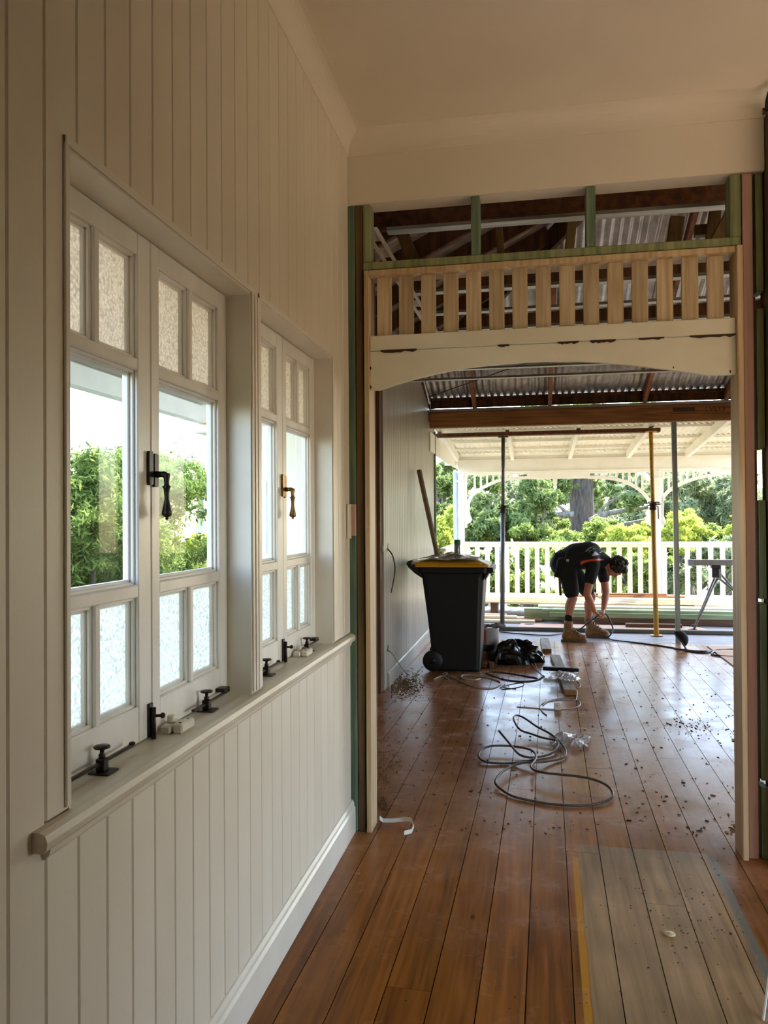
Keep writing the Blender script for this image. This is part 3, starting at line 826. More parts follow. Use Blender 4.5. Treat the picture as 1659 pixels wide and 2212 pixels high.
# ------------------------------------------------------------------ laminated beam on the verandah line
beam = thing('laminated_beam', (1.9, 9.46, 2.557), 'long brown laminated timber beam with stamped lettering spanning to the verandah', 'beam')
B('beam_body', -.39, 4.6, 9.43, 9.49, 2.560, 2.738, M_LVL, beam, c=.003)
B('beam_packer', -.39, 4.6, 9.435, 9.52, 2.545, 2.559, M_PINE, beam, c=.002)
B('eave_purlin', -.39, 4.6, 9.549, 9.557, 2.801, 2.922, M_OLDT, roof, c=0)
B('eave_plate', -.39, 4.6, 9.54, 9.548, 2.739, 2.7905, M_OLDT, roof, c=0)
corr(roof, M_OLDT, -.39, 4.6, lambda q: (9.549, 9.553), lambda q, t, h: (q, t, 2.7925 + h), name='eave_flashing', sheet=5.0)
p = AY(1513, 884, 9.4285)
M_STAMP = mat('stamp_ink', (86, 50, 24))
text_mesh('stamped_lettering', 'LVL13', .085, M_STAMP, beam, Matrix.Translation((p.x + .16, 9.4292, p.z)) @ Matrix.Rotation(math.pi / 2, 4, 'X'))
MB().box(p.x - .33, p.x - .03, 9.4288, 9.4298, p.z - .045, p.z - .038).box(p.x - .30, p.x - .06, 9.4288, 9.4298, p.z - .02, p.z + .03).build('stamped_mark', M_STAMP, beam)

# ------------------------------------------------------------------ deck
deck = thing('deck', (1.9, 11, 0), 'weathered grey verandah decking boards', 'deck', kind='structure')
dm = MB().box(-2.9, 2.9, -.041, .041, -.02, 0, .002).mesh('deck_board'); dm.materials.append(M_CONC)
k = 0
y = DECK_Y + .005 + .0425
while y < 13.0:
    inst(dm, 'deck_board', (2.1, y, -.004), deck); y += .0895
B('deck_frame', -.8, 5, 9.45, 13.0, -.2, -.03, M_OLDT, deck, c=0)
# ------------------------------------------------------------------ verandah roof, posts, balustrade, fretwork
YV = 12.70
ver = thing('verandah_roof', (1.9, 11.3, 2.3), 'white painted verandah roof of rafters, purlins and corrugated sheet', 'roof', kind='structure')
def zv(y): return 2.60 - (y - 9.9) * .088          # rafter soffit
M_VSHEET = mat('white_roof_sheet', (240, 234, 220), (228, 220, 202), rough=.4, scale=(5, 5, 5))
corr(ver, M_VSHEET, -.75, 4.9, lambda q: (9.60, 13.05), lambda q, t, h: (q, t, zv(t) + .168 + h))
for i, x in enumerate((-.36, .52, 1.41, 2.29, 3.16, 4.05)):
    w = .05
    MB().prism([(9.50, zv(9.5)), (12.55, zv(12.55)), (12.62, zv(12.62) + .03), (12.9, zv(12.9) + .05), (12.9, zv(12.9) + .12), (9.50, zv(9.5) + .12)], lambda u, v, t: (t, u, v), x - w / 2, x + w / 2).build('verandah_rafter', M_WHITE, ver)
for yy in (10.05, 10.85, 11.65, 12.3):
    B('purlin', -.7, 4.9, yy - .022, yy + .022, zv(yy) + .121, zv(yy) + .158, M_WHITE, ver)
B('barge_board', -.43, -.39, 9.5, 12.9, 2.28, 2.52, M_WHITE, ver)
B('gutter_board', -.6, 4.9, 12.92, 12.95, 2.33, 2.52, M_WHITE, ver)
B('closing_board', -.35, 4.9, YV + .0, YV + .03, 2.405, 2.45, M_WHITE, ver)
B('verandah_beam', -.36, 4.9, YV - .04, YV + .05, 2.185, 2.40, M_WHITE, ver, c=.006)
B('beam_mould', -.36, 4.9, YV - .055, YV - .0405, 2.185, 2.205, M_WHITE, ver)
def vpost(x0, x1, lab):
    t = thing('verandah_post', ((x0 + x1) / 2, YV, 0), lab, 'post', 'white verandah posts')
    B('shaft', x0, x1, YV - .045, YV + .045, 0, 2.185, M_WHITE, t, c=.012)
    B('capital', x0 - .02, x1 + .02, YV - .065, YV + .065, 2.04, 2.075, M_WHITE, t, c=.008)
    B('foot', x0 - .012, x1 + .012, YV - .057, YV + .057, 0, .07, M_WHITE, t, c=.008)
vpost(-.356, -.259, 'white corner verandah post beside the pale blue downpipe')
vpost(2.676, 2.775, 'white verandah post behind the yellow prop')
# fretwork
def bracket(pts, xpost, lab, flip):
    A = [AY(px, py, YV) for px, py in pts]
    A = [(q.x, q.z) for q in A]
    A = [(p.x, p.y) for p in smooth_path([Vector((u, v, 0)) for u, v in A], 3)]
    t = thing('fretwork_bracket', (xpost, YV, 1.4), lab, 'bracket', 'white fretwork brackets under the verandah beam')
    # arch band of constant width on the outer side
    Bp = []
    for i, (u, v) in enumerate(A):
        d = Vector((A[min(i + 1, len(A) - 1)][0] - A[max(i - 1, 0)][0], A[min(i + 1, len(A) - 1)][1] - A[max(i - 1, 0)][1]))
        d.normalize(); n = Vector((-d.y, d.x)) * (.05 if flip else -.05)
        Bp.append((u + n.x, min(v + n.y, 2.16)))
    MB().strip(A, Bp, lambda u, v, t_: (u, t_, v), YV - .02, YV + .02).build('arch_band', M_WHITE, t)
    low = A[-1] if A[-1][1] < A[0][1] else A[0]
    sgn = 1 if not flip else -1
    zlow = min(v for u, v in A)
    MB().box(xpost - .022, xpost + .022, YV - .02, YV + .02, zlow, 2.185, .003).build('stile', M_WHITE, t)
    ulow = low[0]
    MB().strip([(u, v) for u, v in A if v < zlow + .32], [(xpost, v) for u, v in A if v < zlow + .32], lambda u, v, t_: (u, t_, v), YV - .018, YV + .018).build('solid_foot', M_WHITE, t)
    xs = [u for u, v in A]; lo, hi = min(xs), max(xs)
    n = 9
    for i in range(1, n):
        x = lo + .05 + (hi - lo - .1) * i / n
        zz = [v for u, v in A if abs(u - x) < .06]
        zb = (max(zz) if zz else 2.0) + .03
        if 2.16 - zb > .03:
            MB().box(x - .016, x + .016, YV - .012, YV + .012, zb - .02, 2.17, .002).build('fret_slat', M_WHITE, t)
    MB().box(lo - .02, hi, YV - .022, YV + .022, 2.15, 2.185, .003).build('top_rail', M_WHITE, t)
bracket([(1140, 1035), (1090, 1039), (1073, 1043), (1053, 1052), (1034, 1062.6), (1019.3, 1077), (1014, 1095), (1015.7, 1113), (1019.7, 1122), (1015.7, 1129), (1008.5, 1133), (1006, 1140)], -.238, 'white arched fretwork bracket beside the corner post', False)
bracket([(1270, 1034.5), (1303.7, 1035), (1335, 1040), (1364, 1051), (1383, 1064), (1397, 1080), (1401, 1097), (1400, 1111), (1394, 1126), (1402, 1134), (1410, 1140)], 2.653, 'white arched fretwork bracket left of the post behind the yellow prop', True)
bracket([(1560, 1028), (1520, 1033), (1482, 1044), (1455, 1058), (1438, 1073), (1432, 1090), (1432, 1109), (1438, 1126), (1430, 1134), (1425, 1141)], 2.798, 'white arched fretwork bracket right of the post behind the grey stud', False)
v_ = thing('valance_board', (1.2, YV, 2.07), 'white valance board with turned pendant drop at mid span', 'valance')
B('board', .745, 1.72, YV - .018, YV + .018, 2.072, 2.183, M_WHITE, v_, c=.004)
MB().box(1.15, 1.215, YV - .03, YV + .03, 2.0, 2.18, .006).lathe([(.001, -.105), (.016, -.09), (.03, -.06), (.024, -.035), (.014, -.025), (.028, -.01), (.028, 0)], Matrix.Translation((1.1825, YV, 2.0)), 12).build('pendant_drop', M_WHITE, v_)
v_ = thing('valance_board', (4, YV, 2.1), 'plain white valance board at the far right under the verandah beam', 'valance')
B('board', 3.52, 4.9, YV - .018, YV + .018, 2.10, 2.183, M_WHITE, v_, c=.004)
# balustrade
def balustrade(x0, x1, lab):
    t = thing('balustrade', ((x0 + x1) / 2, YV, 0), lab, 'balustrade', 'cream verandah balustrades')
    MB().prism([(-.045, 0), (.045, 0), (.045, .022), (.03, .034), (.0, .04), (-.03, .034), (-.045, .022)], lambda u, v, q: (q, YV + u, 1.032 + v), x0, x1).build('top_rail', M_CREAM, t)
    B('under_rail', x0, x1, YV - .022, YV + .022, .985, 1.031, M_CREAM, t)
    B('bottom_rail', x0, x1, YV - .03, YV + .03, .08, .125, M_CREAM, t)
    n = int((x1 - x0) / .1515); me = MB().box(-.036, .036, -.011, .011, .125, .985, .002).mesh('baluster'); me.materials.append(M_CREAM)
    for i in range(n):
        inst(me, 'baluster', (x0 + .045 + (x1 - x0 - .09) * i / (n - 1), YV, 0), t)
balustrade(-.255, 2.672, 'long cream balustrade run behind the bending worker')
balustrade(2.780, 4.9, 'short cream balustrade run at the right behind the trestle')
t = thing('balustrade', (XB, 11.4, 0), 'cream side balustrade rail at the left verandah end, seen end on', 'balustrade', 'cream verandah balustrades')
B('top_rail', -.345, -.265, 10.0, YV - .05, 1.032, 1.07, M_CREAM, t)
B('bottom_rail', -.33, -.28, 10.0, YV - .05, .08, .125, M_CREAM, t)
me = MB().box(-.011, .011, -.036, .036, .125, 1.03, .002).mesh('baluster'); me.materials.append(M_CREAM)
for i in range(17): inst(me, 'baluster', (-.305, 10.1 + i * .153, 0), t)
dp = MB().tube([(-.40, YV + .0, -.5), (-.40, YV, 2.12), (-.40, YV + .02, 2.2)], .036, 14).build('downpipe', mat('pale_blue_pipe', (206, 222, 240)), label='pale blue downpipe beside the white corner post', cat='downpipe')

# ------------------------------------------------------------------ building props and stands
M_GSTEEL = mat('dull_steel_tube', (136, 132, 130), (104, 100, 98), rough=.45, scale=(20, 20, 4), metal=.5)
M_YEL = mat('yellow_prop_paint', (208, 162, 66), (150, 104, 50), rough=.5, scale=(9, 9, 9), contrast=(.28, .45), detail=6)
M_RUST = mat('rusty_iron', (78, 54, 44), (50, 36, 30), rough=.7, scale=(30, 30, 30), metal=.4)
def prop(base, top, zc, m, lab, flare):
    base = Vector(base); top = Vector(top)
    t = thing('building_prop', base, lab, 'prop', 'adjustable building props')
    d = (top - base).normalized(); pc = base + d * ((zc - base.z) / d.z)
    B('base_plate', base.x - .07, base.x + .07, base.y - .06, base.y + .06, 0.001, .008, m, t)
    MB().tube([base + d * .007, pc], .030, 14).build('outer_tube', m, t)
    MB().tube([pc, top - d * .012], .024, 14).build('inner_tube', m, t)
    MB().obox(Matrix.Translation(top - d * .006), .13, .12, .01, .002).build('head_plate', m, t)
    ho = MB()
    for k in range(9):
        q = pc + d * (.12 + k * .09)
        if (top - q).dot(d) > .1: ho.ball(q + Vector((-.008, -.0232, 0)), .006, 6, 5, (1, .3, 1))
    ho.build('pin_hole', M_BLACK, t, kind='stuff')
    c = MB().lathe([(.031, -.06), (.042, -.055), (.042, -.03), (.036, -.025), (.036, .0), (.041, .003), (.041, .02), (.031, .025)], Matrix.Translation(pc), 14).build('collar', M_RUST, t)
    hb = MB()
    ring = [pc + Vector((.065 * math.cos(a) + .01, .05 * math.sin(a), .03 + .008 * math.sin(2 * a))) for a in [i * math.pi / 7 for i in range(14)]]
    hb.tube(ring, .006, 6, closed=True)
    hb.tube([pc + Vector((.03, -.035, -.01)), pc + Vector((.055, -.04, -.02)), pc + Vector((.058, -.04, -.17))], .007, 6)
    hb.tube([pc + Vector((-.07, -.02, -.005)), pc + Vector((.09, -.02, .012))], .007, 6)
    hb.build('handle_pin', M_RUST, c)
b1 = fl(1085, 1361); b2 = fl(1418, 1373)
t1 = AY(1087, 944, b1.y); t2 = AY(1406, 932, b2.y)
t1.z = 2.509; t2.z = 2.509
prop((b1.x, b1.y, .001), t1, 1.58, M_GSTEEL, 'grey steel adjustable prop beside the wheelie bin', 0)
prop((b2.x, b2.y, .001), t2, 1.60, M_YEL, 'yellow painted adjustable prop right of the worker', 1)
B('prop_timber', -.43, 2.395, 10.13, 10.27, 2.511, 2.560, M_RAFT, label='brown timber laid across the two props under the verandah rafters', cat='timber')
p0 = AY(1459.5, 1100, 9.46)
t = thing('steel_stud', (p0.x, 9.46, 0), 'grey galvanised stud standing under the laminated beam', 'stud')
sx = .0265
MB().prism([(-sx, -.02), (sx, -.02), (sx, .02), (sx - .004, .02), (sx - .004, -.016), (-sx + .004, -.016), (-sx + .004, .02), (-sx, .02)], lambda u, v, q: (p0.x + u + (1.4 - q) * .010, 9.462 + v, q), 0, 2.545).build('channel', mat('galv_stud', (138, 146, 140), (112, 120, 116), rough=.4, metal=.6, scale=(30, 30, 2)), t)
B('foot_track', p0.x - .05, p0.x + .08, 9.435, 9.49, .0005, .004, M_STEEL, t, c=0)
# leaning batten
a = AX(901, 1015, XB + .035); b_ = Vector((-.12, 8.95, .02))
b_ = AX(948, 1195, -.25) if False else b_
MB().bar(Vector((XB + .055, a.y, a.z)), Vector((.0, 8.7, .012)), .05, .03, c=.003).build('timber_batten', mat('weathered_batten', (134, 114, 88), (102, 84, 60), rough=.8, scale=(40, 40, 3)), label='long brown batten leaning on the boarded wall behind the bin', cat='batten')
# roller trestle
Y3 = 10.5
t = thing('trestle_stand', (fl(1540, 1362).x, Y3, 0), 'grey metal folding trestle stand by the right jamb', 'trestle')
M_TRES = mat('trestle_grey', (150, 148, 146), (126, 124, 122), rough=.45, metal=.4)
bz = AY(1540, 1215, Y3).z; bx0 = AY(1486, 1215, Y3).x
B('top_beam', bx0 + .06, bx0 + 1.1, Y3 - .04, Y3 + .04, bz - .036, bz + .036, M_TRES, t, c=.006)
B('end_cap', bx0, bx0 + .064, Y3 - .042, Y3 + .042, bz - .04, bz + .04, mat('blue_grey_cap', (150, 160, 176)), t, c=.006)
hx = AY(1546, 1242, Y3).x
hd = MB().box(hx - .055, hx + .055, Y3 - .05, Y3 + .05, bz - .075, bz - .0365, .004).box(hx - .05, hx + .03, Y3 - .06, Y3 - .01, bz - .19, bz - .075, .004).build('clamp_head', M_BLACK, t)
MB().box(hx + .03, hx + .058, Y3 - .05, Y3 + .05, bz - .22, bz - .075, .003).build('clamp_bracket', M_TRES, hd)
def tleg(p, q):
    MB().tube([p, q], .014, 10).build('leg', M_TRES, t)
    q = Vector(q); MB().prism([(-.07, 0), (.07, 0), (.05, .03), (.01, .045), (-.05, .03)], lambda u, v, w: (q.x + u, q.y + w, v), -.03, .03).build('rubber_foot', M_BLACK, t)
hp = Vector((hx + .02, Y3, bz - .20))
f1 = fl(1497, 1365)
tleg(hp, (f1.x, f1.y, .012)); tleg(hp + Vector((.02, 0, 0)), (f1.x + 1.05, f1.y - .1, .012))
tleg(hp + Vector((.05, .06, .05)), (f1.x + 1.0, f1.y + .45, .012)); tleg(hp + Vector((-.02, .06, 0)), (f1.x + .1, f1.y + .42, .012))
# cap
c0 = fl(1470, 1402); c0 = Vector((c0.x - .01, c0.y, 0))
t = thing('cap', c0, 'black peaked cap resting on the floor against the grey stud', 'cap')
dome = MB(); R = Matrix.Translation(c0 + Vector((-.005, 0, .105))) @ Matrix.Rotation(math.radians(52), 4, 'Y')
vs = []; fs = []; n = 20; m_ = 7
for i in range(m_ + 1):
    ph = math.pi / 2 * i / m_
    for k in range(n):
        a = 2 * math.pi * k / n
        vs.append(R @ Vector((math.sin(ph) * math.cos(a) * .098, math.sin(ph) * math.sin(a) * .082, math.cos(ph) * .10)))
for i in range(m_):
    for k in range(n): fs.append((i * n + k, (i + 1) * n + k, (i + 1) * n + (k + 1) % n, i * n + (k + 1) % n))
M_CAP = mat('black_cloth', (20, 20, 23), (13, 13, 15), rough=.85, scale=(40, 40, 40))
o = MB().add(vs, fs, True).build('crown', M_CAP, t)
so = o.modifiers.new('thick', 'SOLIDIFY'); so.thickness = .004
visor = [(.075, -.07), (.12, -.065), (.155, -.04), (.168, 0), (.155, .04), (.12, .065), (.075, .07), (.09, .03), (.096, 0), (.09, -.03)]
o = MB().prism(visor, lambda u, v, q: R @ Vector((u, v, q - .12 * (u - .08))), -.004, .001).build('visor', M_CAP, t)
MB().tube([R @ Vector((math.cos(a) * .099, math.sin(a) * .083, .002)) for a in [i * math.pi / 12 for i in range(24)]], .0035, 6, closed=True).build('band', mat('grey_band', (96, 92, 86)), t)

# ------------------------------------------------------------------ wheelie bin
def bin_():
    cx, cy = fl(981, 1452).x, fl(981, 1452).y + .26
    t = thing('wheelie_bin', (cx, cy, 0), 'black two wheeled rubbish bin with yellow lid against the boarded wall', 'bin')
    # x: handle side left, front right; y: across
    b = MB()
    def ring(z, x0, x1, hy, r):
        pts = []
        for (sx_, sy_, a0) in ((1, 1, 0), (-1, 1, 90), (-1, -1, 180), (1, -1, 270)):
            for k in range(4):
                a = math.radians(a0 + k * 30)
                X = (x1 - r if sx_ > 0 else x0 + r) + r * math.cos(a); Y = sy_ * (hy - r) + r * math.sin(a)
                pts.append((cx + X, cy + Y, z))
        return pts
    rows = [(.0, -.17, .235, .215, .03), (.02, -.205, .24, .222, .035), (.5, -.255, .262, .25, .045), (.90, -.305, .287, .272, .05), (.93, -.31, .30, .275, .05), (.94, -.335, .335, .288, .05), (.985, -.34, .34, .29, .05), (.99, -.33, .33, .282, .05), (.985, -.30, .30, .262, .05), (.9, -.28, .28, .25, .05)]
    vs = []; fs = []; n = 16
    for r_ in rows: vs += ring(*r_)
    for i in range(len(rows) - 1):
        for k in range(n): fs.append((i * n + k, i * n + (k + 1) % n, (i + 1) * n + (k + 1) % n, (i + 1) * n + k))
    fs.append(tuple(reversed(range(n))))
    b.add(vs, fs, False)
    b.build('body', M_BLACK, t)
    # front lip and handle housing
    MB().prism([(-.30, .985), (-.44, 1.035), (-.452, 1.022), (-.43, .985), (-.37, .93), (-.30, .885)], lambda u, v, q: (cx + u, cy + q, v), -.26, .26).build('handle_housing', M_BLACK, t)
    MB().tube([(cx - .43, cy - .25, 1.03), (cx - .43, cy + .25, 1.03)], .016, 10).build('handle_bar', M_BLACK, t)
    MB().prism([(.29, .93), (.345, .99), (.372, .99), (.372, .945), (.33, .935), (.30, .87)], lambda u, v, q: (cx + u, cy + q, v), -.27, .27).build('front_lip', M_BLACK, t)
    for s in (-1, 1):
        w = MB().lathe([(.02, -.022), (.09, -.024), (.1, -.016), (.1, .016), (.09, .024), (.02, .022)], Matrix.Translation((cx - .20, cy + s * .245, .10)) @ Matrix.Rotation(math.pi / 2, 4, 'X'), 22).build('wheel', M_BLACK, t)
        MB().lathe([(.005, -.03), (.03, -.03), (.03, .03), (.005, .03)], Matrix.Translation((cx - .20, cy + s * .245, .10)) @ Matrix.Rotation(math.pi / 2, 4, 'X'), 12).build('hub', M_BLACK, w)
    # lid
    lid = MB(); rows = [(.992, -.40, .335, .292, .05), (1.012, -.41, .335, .294, .05), (1.035, -.39, .28, .27, .06), (1.05, -.30, .2, .2, .07), (1.055, -.1, .1, .1, .05)]
    vs = []; fs = []
    for r_ in rows: vs += ring(*r_)
    for i in range(len(rows) - 1):
        for k in range(n): fs.append((i * n + k, i * n + (k + 1) % n, (i + 1) * n + (k + 1) % n, (i + 1) * n + k))
    fs.append(tuple(reversed(range(n)))); fs.append(tuple((len(rows) - 1) * n + k for k in range(n)))
    M_LID = mat('yellow_lid', (214, 160, 28), (196, 142, 22), rough=.4, scale=(8, 8, 8))
    l = lid.add(vs, fs).build('lid', M_LID, t)
    MB().lathe([(.002, 0), (.016, 0), (.016, .006), (.002, .006)], Matrix.Translation((cx - .375, cy - .292, 1.005)) @ Matrix.Rotation(math.pi / 2, 4, 'X'), 12).build('hinge_pin', hole, l)
    MB().tube(smooth_path([(cx + .13, cy - .285, 1.015), (cx + .135, cy - .30, 1.03), (cx + .18, cy - .305, 1.034), (cx + .25, cy - .30, 1.03), (cx + .26, cy - .285, 1.015)], 4), .007, 8).build('lid_grip', M_LID, l)
    return cx, cy
BX, BY = bin_()
# crumpled clear plastic sheet on the lid
def sheet(name, cx, cy, z, sx, sy, amp, m, lab, cat, seed, nx=16, ny=12, fold=0.0):
    rr = random.Random(seed); vs = []; fs = []
    ph = [rr.uniform(0, 6.28) for _ in range(6)]
    for j in range(ny + 1):
        for i in range(nx + 1):
            u, v = i / nx - .5, j / ny - .5
            e = max(abs(u), abs(v)) * 2
            h = amp * (.5 + .5 * math.sin(9 * u + ph[0]) * math.cos(7 * v + ph[1])) * (1.1 - e * .8) + rr.uniform(0, amp * .35) + fold * (1 - e)
            vs.append((cx + u * sx * (1 + .1 * math.sin(5 * v + ph[2])), cy + v * sy * (1 + .12 * math.sin(6 * u + ph[3])), z + .002 + max(h, 0)))
    for j in range(ny):
        for i in range(nx):
            a = j * (nx + 1) + i; fs.append((a, a + 1, a + nx + 2, a + nx + 1))
    o = MB().add(vs, fs, False).build(name, m, org=(cx, cy, z), label=lab, cat=cat)
    s = o.modifiers.new('thick', 'SOLIDIFY'); s.thickness = .0012; s.offset = 1
    return o
def film(name, col, alpha):
    if name in MATS: return MATS[name]
    m = bpy.data.materials.new(name); m.use_nodes = True; b = m.node_tree.nodes['Principled BSDF']
    b.inputs['Base Color'].default_value = (*lin(col), 1); b.inputs['Roughness'].default_value = .18; b.inputs['Alpha'].default_value = alpha; b.inputs['Specular IOR Level'].default_value = .8
    n = m.node_tree.nodes.new('ShaderNodeTexNoise'); n.inputs['Scale'].default_value = 40
    bp = m.node_tree.nodes.new('ShaderNodeBump'); bp.inputs['Strength'].default_value = .4; m.node_tree.links.new(n.outputs['Fac'], bp.inputs['Height']); m.node_tree.links.new(bp.outputs[0], b.inputs['Normal'])
    MATS[name] = m; return m
M_FILM = film('clear_film', (226, 226, 228), .45); M_FILMG = film('grey_film', (150, 142, 132), .9)
sheet('plastic_sheet', BX - .04, BY - .02, 1.053, .56, .50, .035, M_FILMG, 'crumpled grey plastic sheet lying on the yellow bin lid', 'plastic sheet', 4, fold=.03)
t = thing('sealant_tube', (BX + .01, BY + .05, 1.09), 'steel spray canister with green cap standing on the bin lid', 'canister')
MB().lathe([(.001, 0), (.030, 0), (.032, .006), (.032, .115), (.028, .125), (.02, .13)], Matrix.Translation((BX + .01, BY + .05, 1.075)), 16).build('can', mat('brushed_can', (150, 150, 150), (110, 110, 112), rough=.3, metal=.8), t)
MB().lathe([(.031, 0), (.032, .004), (.032, .04), (.028, .046), (.002, .047)], Matrix.Translation((BX + .01, BY + .05, 1.195)), 16).build('cap', mat('green_cap', (40, 120, 60)), t)

# ------------------------------------------------------------------ paint tin, heap, offcuts
pb = fl(1058, 1424); pb = Vector((pb.x, pb.y + .12, 0))
B('timber_offcut', pb.x - .16, pb.x + .10, pb.y - .09, pb.y + .09, .0005, .07, mat('dusty_timber', (150, 124, 92), (112, 90, 62), rough=.8, scale=(3, 30, 30)), label='squared offcut under the white paint tin', cat='offcut')
t = thing('paint_tin', (pb.x, pb.y, .07), 'white and black paint tin with an orange label and rag on top', 'paint tin')
MB().lathe([(.001, .0705), (.088, .0705), (.09, .076), (.09, .14), (.001, .14)], Matrix.Translation((pb.x, pb.y, 0)), 24).build('dark_base', M_BLACK, t)
MB().lathe([(.0895, .1405), (.0905, .1405), (.0905, .30), (.093, .303), (.093, .312), (.08, .314), (.002, .30)], Matrix.Translation((pb.x, pb.y, 0)), 24).build('tin_body', mat('tin_white', (206, 204, 204), (188, 186, 184), rough=.35), t)
lab_ = [(math.radians(a)) for a in range(205, 250, 5)]
MB().strip([(pb.x + .0913 * math.cos(a), pb.y + .0913 * math.sin(a)) for a in lab_], [(pb.x + .0921 * math.cos(a), pb.y + .0921 * math.sin(a)) for a in lab_], lambda u, v, q: (u, v, q), .15, .292).build('orange_label', mat('orange_print', (214, 84, 40)), t)
sheet('rag', pb.x + .02, pb.y - .02, .312, .26, .24, .035, mat('grey_rag', (118, 108, 100), (70, 62, 58), rough=.9, scale=(25, 25, 25), contrast=(.45, .55)), 'grey crumpled rag hanging over the paint tin', 'rag', 9, fold=.012)
# black plastic heap
hc = fl(1112, 1436); hc = Vector((hc.x, hc.y + .17, 0))
vs = []; fs = []; n, m_ = 40, 12; rr = random.Random(21)
for i in range(m_ + 1):
    ph = math.pi / 2 * i / m_
    for k in range(n):
        a = 2 * math.pi * k / n
        w = 1 + .16 * math.sin(3 * a + 1) + .1 * math.sin(5 * a + 4 * ph) + rr.uniform(-.07, .07)
        vs.append((hc.x + math.sin(ph) * math.cos(a) * .245 * w, hc.y + math.sin(ph) * math.sin(a) * .19 * w, max(.002, math.cos(ph) ** .6 * .19 * (1 + .18 * math.sin(4 * a + 2) + rr.uniform(-.1, .1)))))
for i in range(m_):
    for k in range(n): fs.append((i * n + k, (i + 1) * n + k, (i + 1) * n + (k + 1) % n, i * n + (k + 1) % n))
MB().add(vs, fs, False).build('rubbish_bag', mat('black_polythene', (14, 14, 15), (9, 9, 10), rough=.22), org=hc, label='crumpled black plastic rubbish bag on the floor right of the bin', cat='bag')
M_GT = mat('grey_offcut', (168, 156, 132), (134, 120, 98), rough=.75, scale=(30, 3, 30), detail=5)
M_ENDG = mat('end_grain', (150, 100, 56), (118, 74, 38), rough=.8)
def offcut(p_near, p_far, w, h, lab):
    a = fl(*p_near); b_ = fl(*p_far); d = (b_ - a).normalized()
    t = thing('timber_offcut', a, lab, 'offcut', 'timber offcuts on the floor')
    up = Vector((0, 0, h / 2 + .0008))
    MB().bar(a + up, b_ + up, w, h, c=.003).build('block', M_GT, t)
    MB().bar(a + up - d * .0012, a + up, w - .008, h - .008).build('end_grain', M_ENDG, t)
offcut((1181.5, 1411), (1176, 1386), .098, .045, 'short grey timber offcut nearest the worker, end on to the viewer')
offcut((1232, 1502), (1199, 1424), .098, .045, 'longer grey timber offcut under a clear plastic bag')
pcl = fl(1220, 1464, .05)
sheet('plastic_bag', pcl.x, pcl.y, .05, .27, .34, .05, M_FILM, 'clear crumpled plastic bag on the longer timber offcut', 'plastic bag', 12)
pcl = fl(1225, 1606)
sheet('plastic_bag', pcl.x + .02, pcl.y, .0, .24, .26, .06, M_FILM, 'clear crumpled plastic bag behind the grey cable coil', 'plastic bag', 17)
q = fl(1212, 1447, .06)
t = thing('angle_bracket', q, 'black toggle clamp lying across the longer timber offcut', 'clamp')
MB().bar(q + Vector((-.16, .06, 0)), q + Vector((.02, .03, 0)), .05, .035, c=.004).build('jaw', M_BLACK, t)
MB().bar(q + Vector((-.02, .02, .004)), q + Vector((.16, -.02, .004)), .04, .035, c=.004).build('lever', M_BLACK, t)
q = fl(1060, 1444)
t = thing('scrap_block', q, 'small dark broken block beside the bin wheel end', 'scrap wood')
MB().obox(Matrix.Translation((q.x, q.y + .02, .03)) @ Matrix.Rotation(.3, 4, 'Z'), .05, .06, .058, .006).build('block', M_OLDT, t)
MB().obox(Matrix.Translation((q.x - .075, q.y + .03, .022)) @ Matrix.Rotation(-.5, 4, 'Z'), .08, .05, .04, .008).build('splinter', M_OLDT, t)

# ------------------------------------------------------------------ cables
M_CABLE = mat('grey_cable', (86, 74, 66), (66, 57, 51), rough=.45)
M_CABW = mat('white_cable', (196, 188, 176), (176, 166, 152), rough=.45)
M_CORD = mat('dark_cord', (44, 34, 36), (34, 26, 28), rough=.5)
def cable(name, pts, m, r, lab, cat='cable', crop=None, flat=1.0, sub=7):
    P = []
    for p in pts:
        x, y = p[0], p[1]; z = p[2] if len(p) > 2 else r
        if crop: x, y = crop[0] + x / crop[2], crop[1] + y / crop[2]
        P.append(fl(x, y, z))
    return MB().tube(smooth_path(P, sub), r, 8, flat=flat).build(name, m, label=lab, cat=cat)
C7 = (1020, 1380, 5.184)
coil = [(300, 1030, .13), (400, 1150, .085), (500, 1270, .03), (560, 1310, .015), (650, 1330, .009), (760, 1320, .009), (880, 1285, .012), (950, 1220, .02), (965, 1170, .028), (930, 1135, .03), (800, 1110, .03), (650, 1060, .035), (540, 1020, .05), (480, 940, .07), (465, 880, .08), (500, 857, .08), (580, 885, .07), (720, 980, .05), (870, 1060, .035), (960, 1130, .03), (1030, 1210, .025), (1050, 1280, .018), (1020, 1330, .012), (920, 1360, .012), (760, 1380, .022), (600, 1385, .028), (480, 1410, .028), (350, 1480, .03), (275, 1560, .026), (262, 1620, .02), (330, 1690, .012), (450, 1760, .009), (600, 1800, .008), (850, 1845, .008), (1100, 1865, .008), (1300, 1860, .008), (1450, 1835, .010), (1550, 1790, .014), (1575, 1740, .02), (1540, 1670, .03), (1450, 1610, .042), (1300, 1560, .05), (1100, 1530, .05), (850, 1505, .045), (720, 1480, .04), (665, 1445, .036), (662, 1410, .036), (700, 1365, .036), (716, 1310, .036), (690, 1265, .036), (620, 1232, .036), (500, 1208, .036), (350, 1197, .036), (200, 1203, .034), (110, 1240, .03), (72, 1310, .022), (120, 1365, .014), (230, 1390, .010), (400, 1395, .008), (560, 1384, .02), (690, 1350, .034)]
cable('cable_coil', coil, M_CABLE, .0065, 'loose coil of thick grey cable in the middle of the floor', crop=C7)
cable('cable_coil', [(140, 1197, .036), (115, 1180, .036), (96, 1145, .04)], M_RUST, .004, 'frayed copper end of the thick grey cable', 'cable end', crop=C7) if False else None
